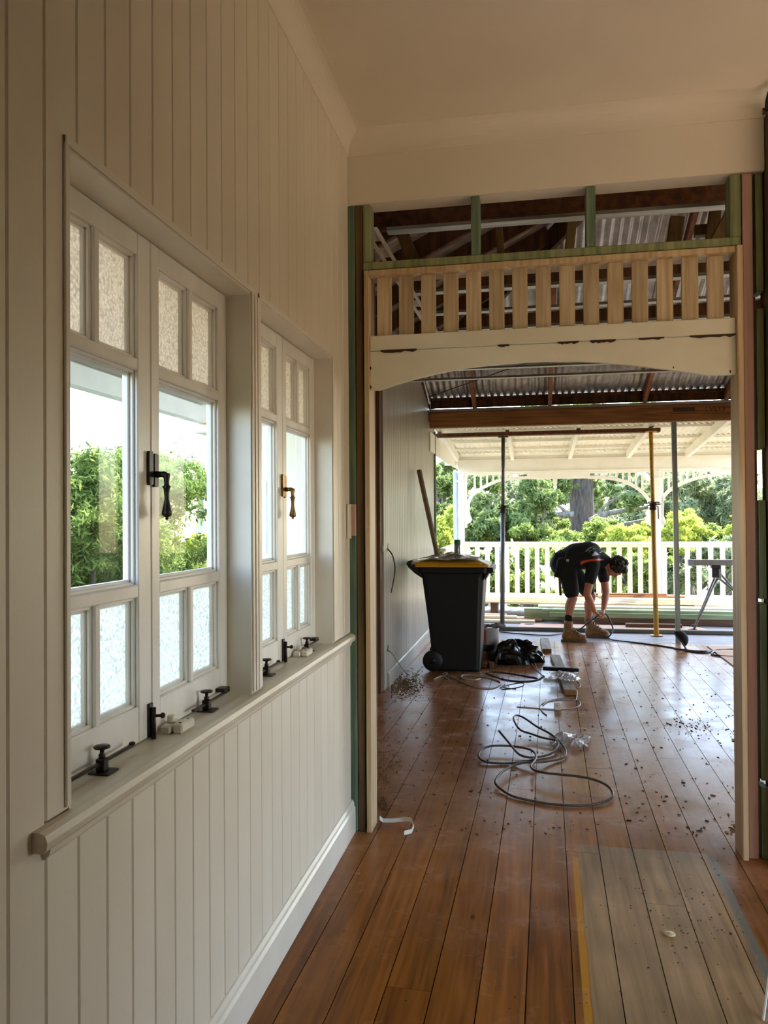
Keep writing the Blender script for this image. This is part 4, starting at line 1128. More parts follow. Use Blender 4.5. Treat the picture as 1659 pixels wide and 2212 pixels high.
wl = [(500, 760), (620, 768), (760, 780), (900, 790), (1000, 788), (1100, 780), (1190, 755), (1212, 720), (1170, 690), (1050, 680), (900, 690), (790, 720), (755, 760), (790, 820), (835, 855)]
cable('white_lead', wl, M_CABW, .0035, 'thin white twin lead looped around a small junction box', crop=C7)
cable('white_lead', [(790, 745), (850, 700), (950, 672), (1060, 672), (1150, 690), (1172, 640), (1175, 585), (1150, 545), (1205, 540), (1205, 500), (1150, 450)], M_CABW, .0035, 'thin white lead curling past the end of the longer offcut', crop=C7)
q = fl(1020 + 958 / 5.184, 1380 + 806 / 5.184)
t = thing('junction_box', q, 'small white connector box on the thin lead', 'junction box')
MB().obox(Matrix.Translation((q.x, q.y + .02, .03)), .052, .03, .058, .006).build('shell', M_IVORY, t)
MB().ball((q.x - .004, q.y + .0045, .035), .004, 6, 5).build('screw', M_DARKM, t)
C2 = (860, 1170, 5.184)
cable('grey_lead', [(520, 1490), (600, 1520), (740, 1580), (880, 1630), (1040, 1640), (1130, 1605), (1140, 1570), (1050, 1535), (900, 1505), (780, 1492), (715, 1500), (720, 1530), (850, 1550), (920, 1535)], M_CABW, .006, 'dusty grey flat cable looped on the floor in front of the bin', crop=C2)
cable('grey_lead', [(1630, 1500), (1560, 1545), (1400, 1565), (1200, 1545), (1060, 1500), (995, 1470), (1040, 1455), (1200, 1468), (1400, 1500), (1560, 1530)], M_CABLE, .006, 'brown grey cable loop in front of the black rubbish bag', crop=C2)
cable('grey_lead', [(1600, 1480), (1540, 1430), (1480, 1340), (1445, 1280), (1470, 1258, .03), (1510, 1280, .03), (1525, 1350), (1560, 1430), (1610, 1490), (1640, 1510)], M_CABW, .004, 'thin pale lead standing in a loop over the black rubbish bag', crop=C2)
cable('grey_lead', [(400, 1540), (470, 1510), (530, 1500), (500, 1480), (550, 1470), (520, 1510), (570, 1545)], M_CABW, .005, 'short tangle of pale wire at the foot of the bin', crop=C2)
cable('black_wire', [(1140, 1640), (1200, 1590), (1160, 1650), (1300, 1640), (1400, 1610), (1390, 1580), (1250, 1600), (1180, 1630), (1320, 1650)], M_CORD, .003, 'small tangle of dark tie wire on the floor', crop=C2)
cable('extension_cord', [(1060, 1360), (1090, 1366), (1150, 1371), (1190, 1372), (1225, 1366)], M_CORD, .008, 'dark extension cord running from the bin to the worker')
cable('extension_cord', [(1312, 1376), (1322, 1382), (1345, 1385), (1390, 1390), (1440, 1397), (1480, 1404), (1530, 1407), (1570, 1403), (1600, 1402)], M_CORD, .008, 'dark extension cord running from the worker past the cap')
cable('extension_cord', [(1480, 1405), (1520, 1410), (1548, 1404), (1590, 1404), (1640, 1406), (1600, 1418), (1560, 1417), (1537, 1413), (1545, 1405)], M_CORD, .009, 'coil of dark cord on the floor by the right jamb')
pw = [AX(838, 1186, XB + .004), AX(848, 1200, XB + .05), AX(853, 1225, XB + .05), AX(851, 1250, XB + .03), AX(845, 1280, XB + .02)]
MB().tube(smooth_path(pw, 6), .006, 8).build('wall_cable', M_CABLE, label='grey cable hanging from the upper hole in the boarded wall', cat='cable')
pw = [AX(838, 1404, XB + .004), AX(848, 1412, XB + .06), AX(860, 1430, XB + .10), fl(880, 1456, .006), fl(900, 1460, .006)]
MB().tube(smooth_path(pw, 6), .006, 8).build('wall_cable', M_CABW, label='white cable drooping from the low hole in the boarded wall', cat='cable')
# strip of white edging on the floor by the left jamb
P = [fl(820, 1771, .02), fl(827, 1777, .004), fl(850, 1777, .004), fl(875, 1774, .006), fl(888, 1775, .02), fl(894, 1789, .012), fl(889, 1800, .004), fl(873, 1804, .008)]
o = MB().strip([(i, 0) for i in range(8)], [(i, 1) for i in range(8)], lambda u, v, q: Vector(P[int(u)]) + Vector((.0, .004, .018)) * v + Vector((0, .001, 0)) * q, 0, 1).build('paper_strip', mat('white_paper', (232, 228, 222)), label='curled white paper strip on the floor by the left jamb', cat='paper strip')
q = fl(1446, 2020)
t = thing('ceiling_rose', q, 'oval ivory plastic ceiling rose cap on the bare floor patch', 'plastic cap')
MB().lathe([(.001, 0), (.016, 0), (.0165, .004), (.014, .007), (.005, .0075)], Matrix.Translation((q.x, q.y, .0005)) @ Matrix.Scale(1.25, 4, (1, 0, 0)), 18).build('disc', mat('aged_ivory', (206, 186, 142), (186, 164, 120)), t)
MB().lathe([(.001, 0), (.0028, 0), (.0028, .0006)], Matrix.Translation((q.x - .002, q.y, .0082)), 8).build('hole', M_DARKM, t)
q = fl(1640, 2212, 0)
MB().bar(fl(1648, 2205), fl(1662, 2085) + Vector((.02, 0, .12)), .007, .007, c=.001).build('white_dowel', M_TRIM, label='thin white stick leaning at the lower right edge', cat='stick')
# loose ply sheet on the floor near the right jamb
P = [fl(1527, 1397), fl(1600, 1452), fl(1760, 1452), fl(1640, 1397)]
MB().prism([(p.x, p.y) for p in P], lambda u, v, q: (u, v, q), .0006, .012).build('plywood_sheet', mat('plywood_tan', (206, 160, 116), (184, 138, 94), rough=.6, scale=(3, 20, 20)), label='thin plywood sheet on the floor behind the right jamb', cat='plywood')
# sawdust, chips and dirt scattered over the boards
rr = random.Random(11); dust = MB()
def chip(px, py, s):
    p = fl(px, py); a = rr.uniform(0, 6.28); l = s * rr.uniform(.6, 1.8); w = s * rr.uniform(.3, .7)
    M = Matrix.Translation((p.x, p.y, s * .22)) @ Matrix.Rotation(a, 4, 'Z') @ Matrix.Rotation(rr.uniform(-.5, .5), 4, 'X')
    dust.obox(M, l, w, s * .35)
for i in range(620): chip(rr.uniform(815, 1590), 1405 + 400 * rr.random() ** 1.3, rr.uniform(.004, .012))
for i in range(130): chip(rr.gauss(1490, 70), rr.gauss(1960, 90), rr.uniform(.002, .006))
for i in range(60): chip(rr.uniform(780, 1640), rr.uniform(1820, 2200), rr.uniform(.002, .005))
for i in range(120): chip(rr.gauss(1500, 50), rr.gauss(1570, 14), rr.uniform(.004, .011))
dust.build('floor_debris', mat('brown_chips', (74, 52, 36), (46, 32, 22), rough=.9, scale=(60, 60, 60)), label='scattered dark wood chips and dirt on the floorboards', cat='debris', kind='stuff')
dust = MB()
for i in range(1500): chip(min(max(rr.gauss(872, 22), 846), 940), rr.gauss(1480, 13), rr.uniform(.003, .011))
for i in range(90): chip(rr.gauss(828, 6), rr.gauss(1738, 8), rr.uniform(.003, .008))
for i in range(110): chip(rr.gauss(1590, 10), rr.gauss(1792, 6), rr.uniform(.003, .007))
for i in range(120): chip(max(rr.gauss(838, 14), 816), rr.gauss(1660, 26), rr.uniform(.003, .009))
dust.build('straw_litter', mat('straw_brown', (132, 102, 58), (80, 58, 32), rough=.95, scale=(80, 80, 80)), label='straw coloured sawdust litter along the left edge of the far floor', cat='debris', kind='stuff')

# ------------------------------------------------------------------ timber stock on the deck
M_GREENB = mat('treated_beam', (170, 180, 140), (136, 150, 112), rough=.7, scale=(2, 30, 30), detail=5)
M_PALE = mat('pale_board', (236, 222, 192), (222, 206, 168), rough=.6, scale=(2, 30, 30), detail=5, island=.06)
M_REDB = mat('red_brown_board', (176, 120, 76), (140, 90, 54), rough=.7, scale=(2, 30, 30), detail=5)
M_BRB = mat('dark_hardwood_beam', (116, 84, 56), (84, 58, 38), rough=.75, scale=(2, 30, 30), detail=5)
def plank(x0, x1, y0, y1, z0, z1, m, lab, dy=0.0, cat='plank', g='timber stacked on the deck', name='timber_plank'):
    c = Vector(((x0 + x1) / 2, (y0 + y1) / 2, z0))
    L = x1 - x0; M = Matrix.Translation(((x0 + x1) / 2, (y0 + y1) / 2, (z0 + z1) / 2)) @ Matrix.Rotation(dy, 4, 'Z')
    return MB().obox(M, L, y1 - y0, z1 - z0, .004).build(name, m, org=c, label=lab, cat=cat, group=g)
for xx, wh in ((.2, 'by the grey prop'), (1.6, 'behind the worker'), (3.0, 'by the trestle')):
    plank(xx, xx + .09, 11.8, 12.55, .0005, .20, M_BRB, 'dark bearer block under the pale sheets ' + wh, name='bearer_block', cat='block')
plank(-.22, 3.95, 11.72, 12.58, .2005, .222, M_PALE, 'lowest wide pale sheet stacked against the balustrade', .0, 'sheet', name='timber_sheet')
plank(-.20, 3.7, 11.78, 12.60, .2225, .243, M_PALE, 'middle wide pale sheet stacked against the balustrade', .004, 'sheet', name='timber_sheet')
plank(-.24, 3.9, 11.86, 12.60, .2435, .264, M_PALE, 'top wide pale sheet stacked against the balustrade', -.003, 'sheet', name='timber_sheet')
x0 = AY(1243, 1270, 12.3).x
for i in range(4):
    plank(x0 + i * .03, x0 + 1.55 - .12 * i, 12.08 + .11 * i, 12.17 + .11 * i, .2645, .292, M_REDB, ['front', 'second', 'third', 'rearmost'][i] + ' red brown stick on top of the pale sheets', .006 * (i - 1), 'stick')
plank(x0 + .1, x0 + 1.3, 12.12, 12.21, .2925, .318, M_REDB, 'single red brown stick lying over the other sticks', .01, 'stick')
q = AY(1330, 1275, 12.0)
MB().bar((q.x - .22, 11.90, .288), (q.x - .18, 12.25, .288), .09, .045, c=.003).build('timber_block', M_GREENB, label='pale green timber block lying on the sheets behind the hands', cat='block')
# front beams
plank(1.22, 4.3, 11.02, 11.16, 0.0005, .085, M_BRB, 'dark brown beam at the front of the stacked timber', .004, 'beam', name='timber_beam')
plank(1.05, 4.3, 11.03, 11.17, .0855, .15, M_GREENB, 'pale green treated beam on the dark brown beam', -.004, 'beam', name='timber_beam')
plank(.95, 4.2, 11.10, 11.24, .1505, .185, M_GREENB, 'upper pale green treated board of the front stack', .006, 'plank')
plank(.7, 4.3, 11.27, 11.41, .0005, .17, M_GREENB, 'deep green treated beam behind the front stack', 0, 'beam', name='timber_beam')
plank(.9, 4.25, 11.43, 11.66, .0005, .19, M_PALE, 'thick pale board between green beam and sheets', .002)
for i, (a, b_, yy, zz, m, lb) in enumerate(((-.25, .85, 11.05, .0, M_PALE, 'front pale board on the deck left of the worker'), (-.3, .95, 11.2, .0, M_REDB, 'reddish board on the deck left of the worker'), (-.35, .75, 11.36, .0, M_PALE, 'broad pale board behind the reddish board'), (-.32, .60, 11.22, .036, M_PALE, 'upper pale board on the left pile'), (-.3, .45, 11.40, .036, M_REDB, 'upper tan board on the left pile'))):
    plank(a, b_, yy - .07, yy + .07, zz + .0005, zz + .035, m, lb, .02 * (i % 3 - 1))
plank(2.02, 2.72, 10.66, 10.76, .0165, .06, M_BRB, 'short brown block between worker and yellow prop', .0, 'block', name='timber_block')
# ply sheet with a hole, and the long grey beam in front of it
P = [(.62, 10.34), (3.05, 10.34), (2.95, 10.82), (.66, 10.86)]
t = thing('plywood_sheet', (1.8, 10.6, 0), 'pinkish plywood panel with a round hole lying on the deck', 'plywood')
MB().prism(P, lambda u, v, q: (u, v, q), .0005, .016).build('panel', mat('pink_ply', (204, 160, 130), (184, 140, 110), rough=.6, scale=(2, 20, 20)), t)
q = fl(1143, 1348, .017); MB().lathe([(.001, 0), (.07, 0), (.07, .0006), (.001, .0006)], Matrix.Translation((q.x, q.y, .0165)), 20).build('round_hole', mat('hole_brown', (96, 60, 42)), t)
plank(fl(1072, 1352).x, 3.4, 10.24, 10.30, .0005, .045, mat('grey_green_beam', (124, 124, 108), (96, 98, 86), rough=.7, scale=(2, 30, 30)), 'long thin grey beam lying across the deck by the props', 0, 'beam', name='timber_beam')
MB().bar((-.33, 9.9, .012), (.12, 11.0, .012), .02, .02).build('edge_strip', M_OLDT, label='thin dark strip lying askew on the deck behind the bin', cat='strip')
# cordless circular saw on the panel
q = fl(1205, 1338, .017)
t = thing('power_saw', (q.x, q.y, .017), 'grey cordless saw lying on the panel behind the worker', 'power tool')
M_TOOL = mat('tool_grey', (104, 108, 104), (72, 76, 74), rough=.5)
MB().obox(Matrix.Translation((q.x - .02, q.y, .07)) @ Matrix.Rotation(-.15, 4, 'Y'), .26, .10, .075, .015).build('motor_housing', M_TOOL, t)
MB().tube(smooth_path([(q.x - .15, q.y, .10), (q.x - .17, q.y, .15), (q.x - .08, q.y, .165), (q.x - .02, q.y, .12)], 4), .017, 8).build('handle', M_BLACK, t)
MB().obox(Matrix.Translation((q.x + .26, q.y, .08)) @ Matrix.Rotation(.35, 4, 'Y'), .10, .08, .12, .012).build('battery', M_BLACK, t)
MB().lathe([(.01, -.006), (.08, -.004), (.08, .004), (.01, .006)], Matrix.Translation((q.x + .12, q.y - .02, .097)) @ Matrix.Rotation(math.pi / 2, 4, 'X'), 20).build('blade_guard', M_TOOL, t)
B('shoe_plate', q.x - .14, q.x + .2, q.y - .07, q.y + .07, .0175, .0215, M_STEEL, t)

# ------------------------------------------------------------------ the worker, bending over to a cable
def remesh(mb, name, m, parent, voxel=.012, smooth=4, disp=None):
    me = mb.mesh(name + '_raw')
    tmp = bpy.data.objects.new(name + '_raw', me); COL.objects.link(tmp)
    r = tmp.modifiers.new('r', 'REMESH'); r.mode = 'VOXEL'; r.voxel_size = voxel; r.use_smooth_shade = True
    s = tmp.modifiers.new('s', 'SMOOTH'); s.iterations = smooth; s.factor = .5
    dg = bpy.context.evaluated_depsgraph_get(); dg.update()
    out = bpy.data.meshes.new_from_object(tmp.evaluated_get(dg))
    bpy.data.objects.remove(tmp); bpy.data.meshes.remove(me)
    o_ = ORG[parent.name]
    out.transform(Matrix.Translation(-o_))
    out.name = name; out.materials.clear(); out.materials.append(m)
    out.polygons.foreach_set('use_smooth', [True] * len(out.polygons))
    o = bpy.data.objects.new(name, out); COL.objects.link(o); o.parent = parent; ORG[o.name] = o_
    return o
M_SKIN = mat('skin', (190, 130, 100), (172, 112, 84), rough=.55, scale=(12, 12, 12))
M_SHIRT = mat('navy_shirt', (22, 24, 32), (16, 17, 24), rough=.85, scale=(14, 14, 14), bump=.12, bscale=18)
M_SHORTS = mat('black_shorts', (24, 24, 26), (16, 16, 18), rough=.9, scale=(14, 14, 14), bump=.12, bscale=18)
M_SOCK = mat('black_sock', (16, 16, 18), rough=.95)
M_BOOT = mat('tan_boot', (150, 112, 70), (116, 84, 50), rough=.75, scale=(16, 16, 16), detail=5, bump=.08)
M_SOLE = mat('boot_sole', (112, 96, 76), (86, 72, 56), rough=.8)
M_HAIR = mat('dark_hair', (44, 32, 24), (22, 16, 12), rough=.6, scale=(60, 60, 60), detail=4, bump=.5)
wk = thing('person', (fl(1240, 1386).x + .12, 9.58, 0), 'worker in dark t-shirt with orange stripe and shorts bending to a cord', 'person')
J = dict(
    hipN=AY(1224, 1226, 9.50), kneeN=AY(1237, 1291, 9.46), ankN=AY(1228, 1349, fl(1236, 1386).y),
    hipF=AY(1230, 1224, 9.70), kneeF=AY(1277, 1287, 9.79), ankF=AY(1272, 1343, fl(1286, 1376).y),
    pel=AY(1221, 1213, 9.60), sp1=AY(1244, 1200, 9.60), sp2=AY(1272, 1198, 9.60), nk=AY(1306, 1212, 9.60), hd=AY(1330, 1225, 9.58),
    shN=AY(1282, 1219, 9.43), elN=AY(1268, 1284, 9.37), wrN=AY(1284, 1320, 9.46),
    shF=AY(1300, 1217, 9.78), elF=AY(1309, 1279, 9.74), wrF=AY(1304, 1316, 9.64))
hN = AY(1295, 1331, 9.53); hF = AY(1304, 1330, 9.60)
body = MB()
def cap(a, b_, r0, r1, mb=body, n=12): mb.capsule(J[a] if isinstance(a, str) else a, J[b_] if isinstance(b_, str) else b_, r0, r1, n)
cap('pel', 'sp1', .125, .125); cap('sp1', 'sp2', .125, .135); cap('sp2', 'nk', .12, .065)
cap('hipN', 'kneeN', .085, .060); cap('hipF', 'kneeF', .085, .060)
for s in 'NF':
    k, a = J['knee' + s], J['ank' + s]; mid = k.lerp(a, .32) + Vector((-.018, 0, 0))
    cap(k, mid, .056, .060); cap(mid, a, .060, .038); cap(a, a + Vector((.01, 0, -.05)), .038, .035)
    cap('sh' + s, 'el' + s, .058, .045)
    e, w = J['el' + s], J['wr' + s]; m2 = e.lerp(w, .3); cap(e, m2, .044, .046); cap(m2, w, .046, .030)
    cap('sp2', 'sh' + s, .10, .062)
# head looking down
crown = Vector((.93, -.10, .20)).normalized(); face = Vector((.18, -.16, -1)).normalized(); face = (face - crown * face.dot(crown)).normalized(); side = crown.cross(face)
HR = Matrix((side, face, crown)).transposed()
hc = J['hd']
def H(s_, f_, c_): return hc + side * s_ + face * f_ + crown * c_
body.ball(H(0, -.005, .01), .1, 16, 12, (.76, .95, 1.02), HR)
body.ball(H(0, .035, -.055), .065, 12, 9, (.82, .85, .9), HR)           # jaw
body.capsule(H(0, .088, .008), H(0, .108, -.03), .010, .016, 8)          # nose
body.ball(H(0, .088, .03), .03, 10, 7, (1.5, .5, .5), HR)                # brow
body.ball(H(0, .082, -.062), .018, 8, 6, (1.3, .7, .6), HR)              # mouth
body.ball(H(0, .075, -.095), .022, 8, 6, (1, .9, .8), HR)                # chin
for s_ in (-1, 1): body.ball(H(s_ * .076, -.01, -.012), .03, 8, 6, (.35, .7, 1.1), HR)
cap('nk', H(0, -.02, -.06), .062, .056)
# hands: palm, four fingers curling round the cord, thumb
def hand(wr, tip, thumb_dir, sgn):
    d = (tip - wr).normalized(); across = d.cross(Vector((0, 0, 1)))
    across = Vector((0, 1, 0)) if across.length < .3 else across.normalized()
    across = (Vector((0, 1, 0)) - d * d.y).normalized(); nrm = d.cross(across)
    palm = wr + d * .045
    for k in range(4):
        off = across * (-.028 + k * .019)
        body.capsule(wr + off * .5, wr + d * .078 + off, .015, .0125, 8)
        L = (.036, .042, .040, .032)[k]
        a = wr + d * .080 + off; b1_ = a + (d * .75 + nrm * .55 * sgn).normalized() * L; c1 = b1_ + (d * .1 + nrm * sgn).normalized() * L * .7
        body.capsule(a, b1_, .0092, .0085, 8); body.capsule(b1_, c1, .0085, .0075, 8)
    b0 = wr + d * .028 - across * .022; b1_ = b0 + (d * .6 - across * .7 + nrm * .3 * sgn).normalized() * .038; c1 = b1_ + (d * .8 + nrm * .5 * sgn).normalized() * .03
    body.capsule(b0, b1_, .014, .0105, 8); body.capsule(b1_, c1, .0105, .0085, 8)
hand(J['wrN'], hN, None, 1); hand(J['wrF'], hF, None, -1)
remesh(body, 'body', M_SKIN, wk, .0075, 5)
eyes = MB()
for s_ in (-1, 1): eyes.ball(H(s_ * .033, .086, .005), .011, 8, 6)
eyes.build('eye', mat('eye_white', (210, 204, 198)), wk)
# t-shirt
sh = MB()
cap(J['pel'] + Vector((.02, 0, 0)), 'sp1', .152, .150, sh, 16); cap('sp1', 'sp2', .150, .158, sh, 16); cap('sp2', J['sp2'].lerp(J['nk'], 1.0), .150, .082, sh, 14)
for s in 'NF':
    cap('sp2', 'sh' + s, .125, .082, sh); e = J['sh' + s].lerp(J['el' + s], .52); cap('sh' + s, e, .080, .070, sh)
    cap(J['pel'] + Vector((.03, -.08 if s == 'N' else .08, -.02)), J['sp2'] + Vector((0, -.09 if s == 'N' else .09, -.02)), .11, .115, sh)
cap(J['sp1'] + Vector((0, 0, -.06)), J['sp2'] + Vector((.02, 0, -.07)), .10, .11, sh)
shirt = remesh(sh, 'shirt', M_SHIRT, wk, .012, 6)
sr = MB()
cap('pel', J['pel'] + Vector((-.03, 0, -.03)), .155, .150, sr, 16)
for s in 'NF':
    cap('pel', 'hip' + s, .15, .118, sr); hem = J['hip' + s].lerp(J['knee' + s], .80); cap('hip' + s, hem, .116, .092, sr, 14)
remesh(sr, 'shorts', M_SHORTS, wk, .012, 5)
# socks and boots
def boot(heel, toe, ank, yaw):
    yf = ank.y; h = Vector((AY(heel[0], heel[1], yf).x, yf, 0)); tt = Vector((AY(toe[0], toe[1], yf).x, yf - .03, 0))
    d = (tt - h).normalized(); L = .305; n = Vector((-d.y, d.x, 0)); c = h
    P = lambda u, v, z: c + d * u + n * v + Vector((0, 0, z))
    up = MB()
    up.capsule(P(.055, 0, .06), P(.09, 0, .15), .045, .050); up.capsule(P(.085, 0, .13), ank + Vector((0, 0, .02)), .054, .055)
    up.capsule(P(.06, 0, .055), P(.20, 0, .055), .044, .046); up.capsule(P(.20, 0, .055), P(.255, .004, .05), .047, .043); up.capsule(P(.10, 0, .13), P(.21, 0, .07), .045, .04)
    b = remesh(up, 'boot', M_BOOT, wk, .008, 5)
    sole = [(.0, -.032), (.02, -.042), (.10, -.036), (.19, -.05), (.25, -.048), (.295, -.025), (.305, 0), (.295, .025), (.25, .048), (.19, .05), (.10, .036), (.02, .042), (0, .032)]
    MB().prism(sole, lambda u, v, q: P(u * .97 + .006, v * .92, q), .001, .026).build('sole', M_SOLE, b)
    la = MB()
    for i in range(5):
        u = .115 + i * .024; z = .178 - i * .025
        la.tube([P(u, -.042, z - .012), P(u + .012, -.02, z + .014), P(u + .016, .02, z + .014), P(u, .042, z - .012)], .004, 6)
    la.build('laces', M_SOCK, b)
    MB().capsule(ank + Vector((.004, 0, .0)), ank + Vector((.002, 0, .085)), .046, .047, 14).build('sock', M_SOCK, wk)
boot((1211, 1382), (1262, 1387), J['ankN'], 0)
boot((1261, 1373), (1311, 1377), J['ankF'], 0)
# hair
hv = MB(); rr = random.Random(2)
hv.ball(H(0, -.022, .026), .112, 18, 14, (.86, 1.0, 1.0), HR); hv.ball(H(0, -.06, -.03), .07, 12, 9, (1.0, .8, .9), HR)
hv.ball(H(0, .05, .09), .055, 12, 9, (1.1, .9, .8), HR)
for i in range(150):
    a = rr.uniform(0, 6.28); z = rr.uniform(-.35, 1)
    s_, c_ = math.cos(a) * math.sqrt(1 - z * z), math.sin(a) * math.sqrt(1 - z * z)
    if c_ > .55 and z < .45: continue
    p_ = H(s_ * .088, c_ * .10 - .018, z * .098 + .03); n_ = (p_ - H(0, -.018, .03)).normalized()
    hv.capsule(p_, p_ + (n_ + Vector((rr.uniform(-.6, .6), rr.uniform(-.6, .6), rr.uniform(-.9, .2)))).normalized() * rr.uniform(.015, .032), .013, .007, 6)
remesh(hv, 'hair', M_HAIR, wk, .006, 1)
# orange stripe and print projected onto the shirt
dg = bpy.context.evaluated_depsgraph_get(); dg.update()
from mathutils.bvhtree import BVHTree
_me = shirt.data; _off = ORG[shirt.name]
bvh = BVHTree.FromPolygons([v.co + _off for v in _me.vertices], [tuple(p.vertices) for p in _me.polygons])
def on_shirt(px, py, lift):
    d = ray(px, py).normalized(); h = bvh.ray_cast(CAM, d)
    if h[0] is None: return AY(px, py, 9.5)
    return h[0] + h[1] * lift
M_ORG = mat('orange_stripe', (240, 92, 40)); M_PRINT = mat('white_print', (196, 192, 186))
top = [(1253, 1216), (1257, 1211.5), (1264, 1210), (1275, 1208.5), (1287, 1207.5), (1298, 1207.2), (1305, 1208)]
bot = [(1256, 1220.5), (1259, 1217), (1265, 1215), (1275, 1213.2), (1287, 1211.8), (1298, 1210.6), (1305, 1210)]
def skin_strip(top, bot, nm, m, lift=.004, sub=4):
    def dens(q): return [(a[0] + (b_[0] - a[0]) * k / sub, a[1] + (b_[1] - a[1]) * k / sub) for a, b_ in zip(q[:-1], q[1:]) for k in range(sub)] + [q[-1]]
    T, Bt = dens(top), dens(bot); vs = []; fs = []
    for a, b_ in zip(T, Bt):
        for k in range(3): vs.append(on_shirt(a[0] + (b_[0] - a[0]) * k / 2, a[1] + (b_[1] - a[1]) * k / 2, lift))
    for i in range(len(T) - 1):
        for k in range(2): fs.append((i * 3 + k, i * 3 + k + 1, i * 3 + k + 4, i * 3 + k + 3))
    return MB().add(vs, fs, True).build(nm, m, shirt)
skin_strip(top, bot, 'orange_stripe', M_ORG)
skin_strip([(1278.5, 1200), (1285, 1191)], [(1279.5, 1201.5), (1293.5, 1198.5)], 'logo_triangle', M_PRINT, .004, 5)
def word(s, px, py, h, ang):
    # flat print of letters on the shirt, reading up the back
    cu = bpy.data.curves.new('w', 'FONT'); cu.body = s; cu.size = h; cu.align_x = 'CENTER'; cu.align_y = 'CENTER'
    tmp = bpy.data.objects.new('w', cu); COL.objects.link(tmp)
    d2 = bpy.context.evaluated_depsgraph_get(); d2.update(); me = bpy.data.meshes.new_from_object(tmp.evaluated_get(d2)); bpy.data.objects.remove(tmp)
    ca, sa = math.cos(ang), math.sin(ang)
    vs = [on_shirt(px + v.co.x * ca - v.co.y * sa, py - (v.co.x * sa + v.co.y * ca), .0045) for v in me.vertices]
    MB().add(vs, [tuple(p.vertices) for p in me.polygons]).build('shirt_print', M_PRINT, shirt)
    bpy.data.meshes.remove(me)
word('247', 1274, 1190, 5.5, math.radians(222)); word('1300', 1284, 1185, 4.5, math.radians(200))
skin_strip([(1265, 1191.5), (1272, 1184), (1282, 1180.5)], [(1266.2, 1192.6), (1273, 1185.2), (1282.5, 1181.5)], 'print_line', M_PRINT)
skin_strip([(1294, 1194.5), (1299, 1191), (1305, 1190)], [(1295, 1195.4), (1300, 1192), (1306, 1190.8)], 'print_line', M_PRINT)
# tool belt
tb = MB()
ring = []
for i in range(20):
    a = 2 * math.pi * i / 20; ring.append(J['pel'] + Vector((.03 + .06 * math.cos(a) - .05, .165 * math.sin(a), -.01 + .155 * math.cos(a))))
bl = tb.tube(ring, .02, 6, closed=True).build('tool_belt', mat('belt_leather', (40, 30, 26), (26, 20, 18), rough=.8), wk)
q = J['pel']
MB().obox(Matrix.Translation(q + Vector((-.05, -.15, -.08))) @ Matrix.Rotation(.25, 4, 'Y'), .13, .07, .22, .015).build('pouch', M_SHORTS, bl)
MB().obox(Matrix.Translation(q + Vector((-.115, -.05, .03))) @ Matrix.Rotation(.3, 4, 'Y'), .06, .09, .16, .015).build('pouch', MATS['belt_leather'], bl)
MB().tube([AY(1206, 1222, 9.44), AY(1209, 1255, 9.43), AY(1211, 1286, 9.43)], [.014, .013, .016], 8).build('hammer_handle', mat('hammer_brown', (96, 58, 40)), bl)
MB().obox(Matrix.Translation(AY(1226, 1212, 9.42)), .03, .01, .045, .004).build('tape_clip', M_PRINT, bl)
MB().tube(smooth_path([AY(1202, 1226, 9.44), AY(1206, 1208, 9.43), AY(1216, 1205, 9.43)], 4), .006, 6).build('strap', M_TOOL, bl)
cp = [hN + Vector((-.03, 0, .0)), hN + Vector((.03, .04, .0)), hF + Vector((.03, 0, .02)), AY(1320, 1346, 9.6), AY(1324, 1360, 9.55), AY(1318, 1372, 9.5), fl(1311, 1377, .012)]
MB().tube(smooth_path(cp, 6), .009, 8).build('hand_cord', M_CORD, label='looped dark cord held in the hands of the worker', cat='cord')
cp = [hN + Vector((-.03, 0, .0)), AY(1271, 1345, 9.62), AY(1256, 1357, 9.6), AY(1243, 1364, 9.62)]
MB().tube(smooth_path(cp, 6), .009, 8).build('hand_cord', M_CORD, label='dark cord end running from the hands back behind the near boot', cat='cord')

# ------------------------------------------------------------------ outdoors
B('ground', -60, 60, -20, 90, -2.9, -2.6, mat('garden_ground', (92, 96, 58), (70, 66, 44), rough=.95, scale=(.4, .4, .4), detail=6), c=0, kind='structure', label='green and brown garden ground below the house', cat='ground')
M_BARK = mat('grey_bark', (112, 98, 86), (70, 60, 52), rough=.9, scale=(14, 14, 3), detail=7, bump=.5)
M_BARKL = mat('pale_bark', (168, 156, 140), (120, 108, 96), rough=.9, scale=(14, 14, 3), detail=7, bump=.3)
L_DARK = leaf_mat('dark_leaf', (100, 120, 72), (160, 170, 104))
L_MID = leaf_mat('mid_leaf', (112, 136, 70), (186, 192, 106))
L_LITE = leaf_mat('light_leaf', (160, 178, 72), (226, 222, 120), .5)
L_GREY = leaf_mat('grey_leaf', (116, 130, 94), (186, 190, 144))
L_HEDGE = leaf_mat('hedge_leaf', (72, 98, 48), (150, 164, 84), .45)
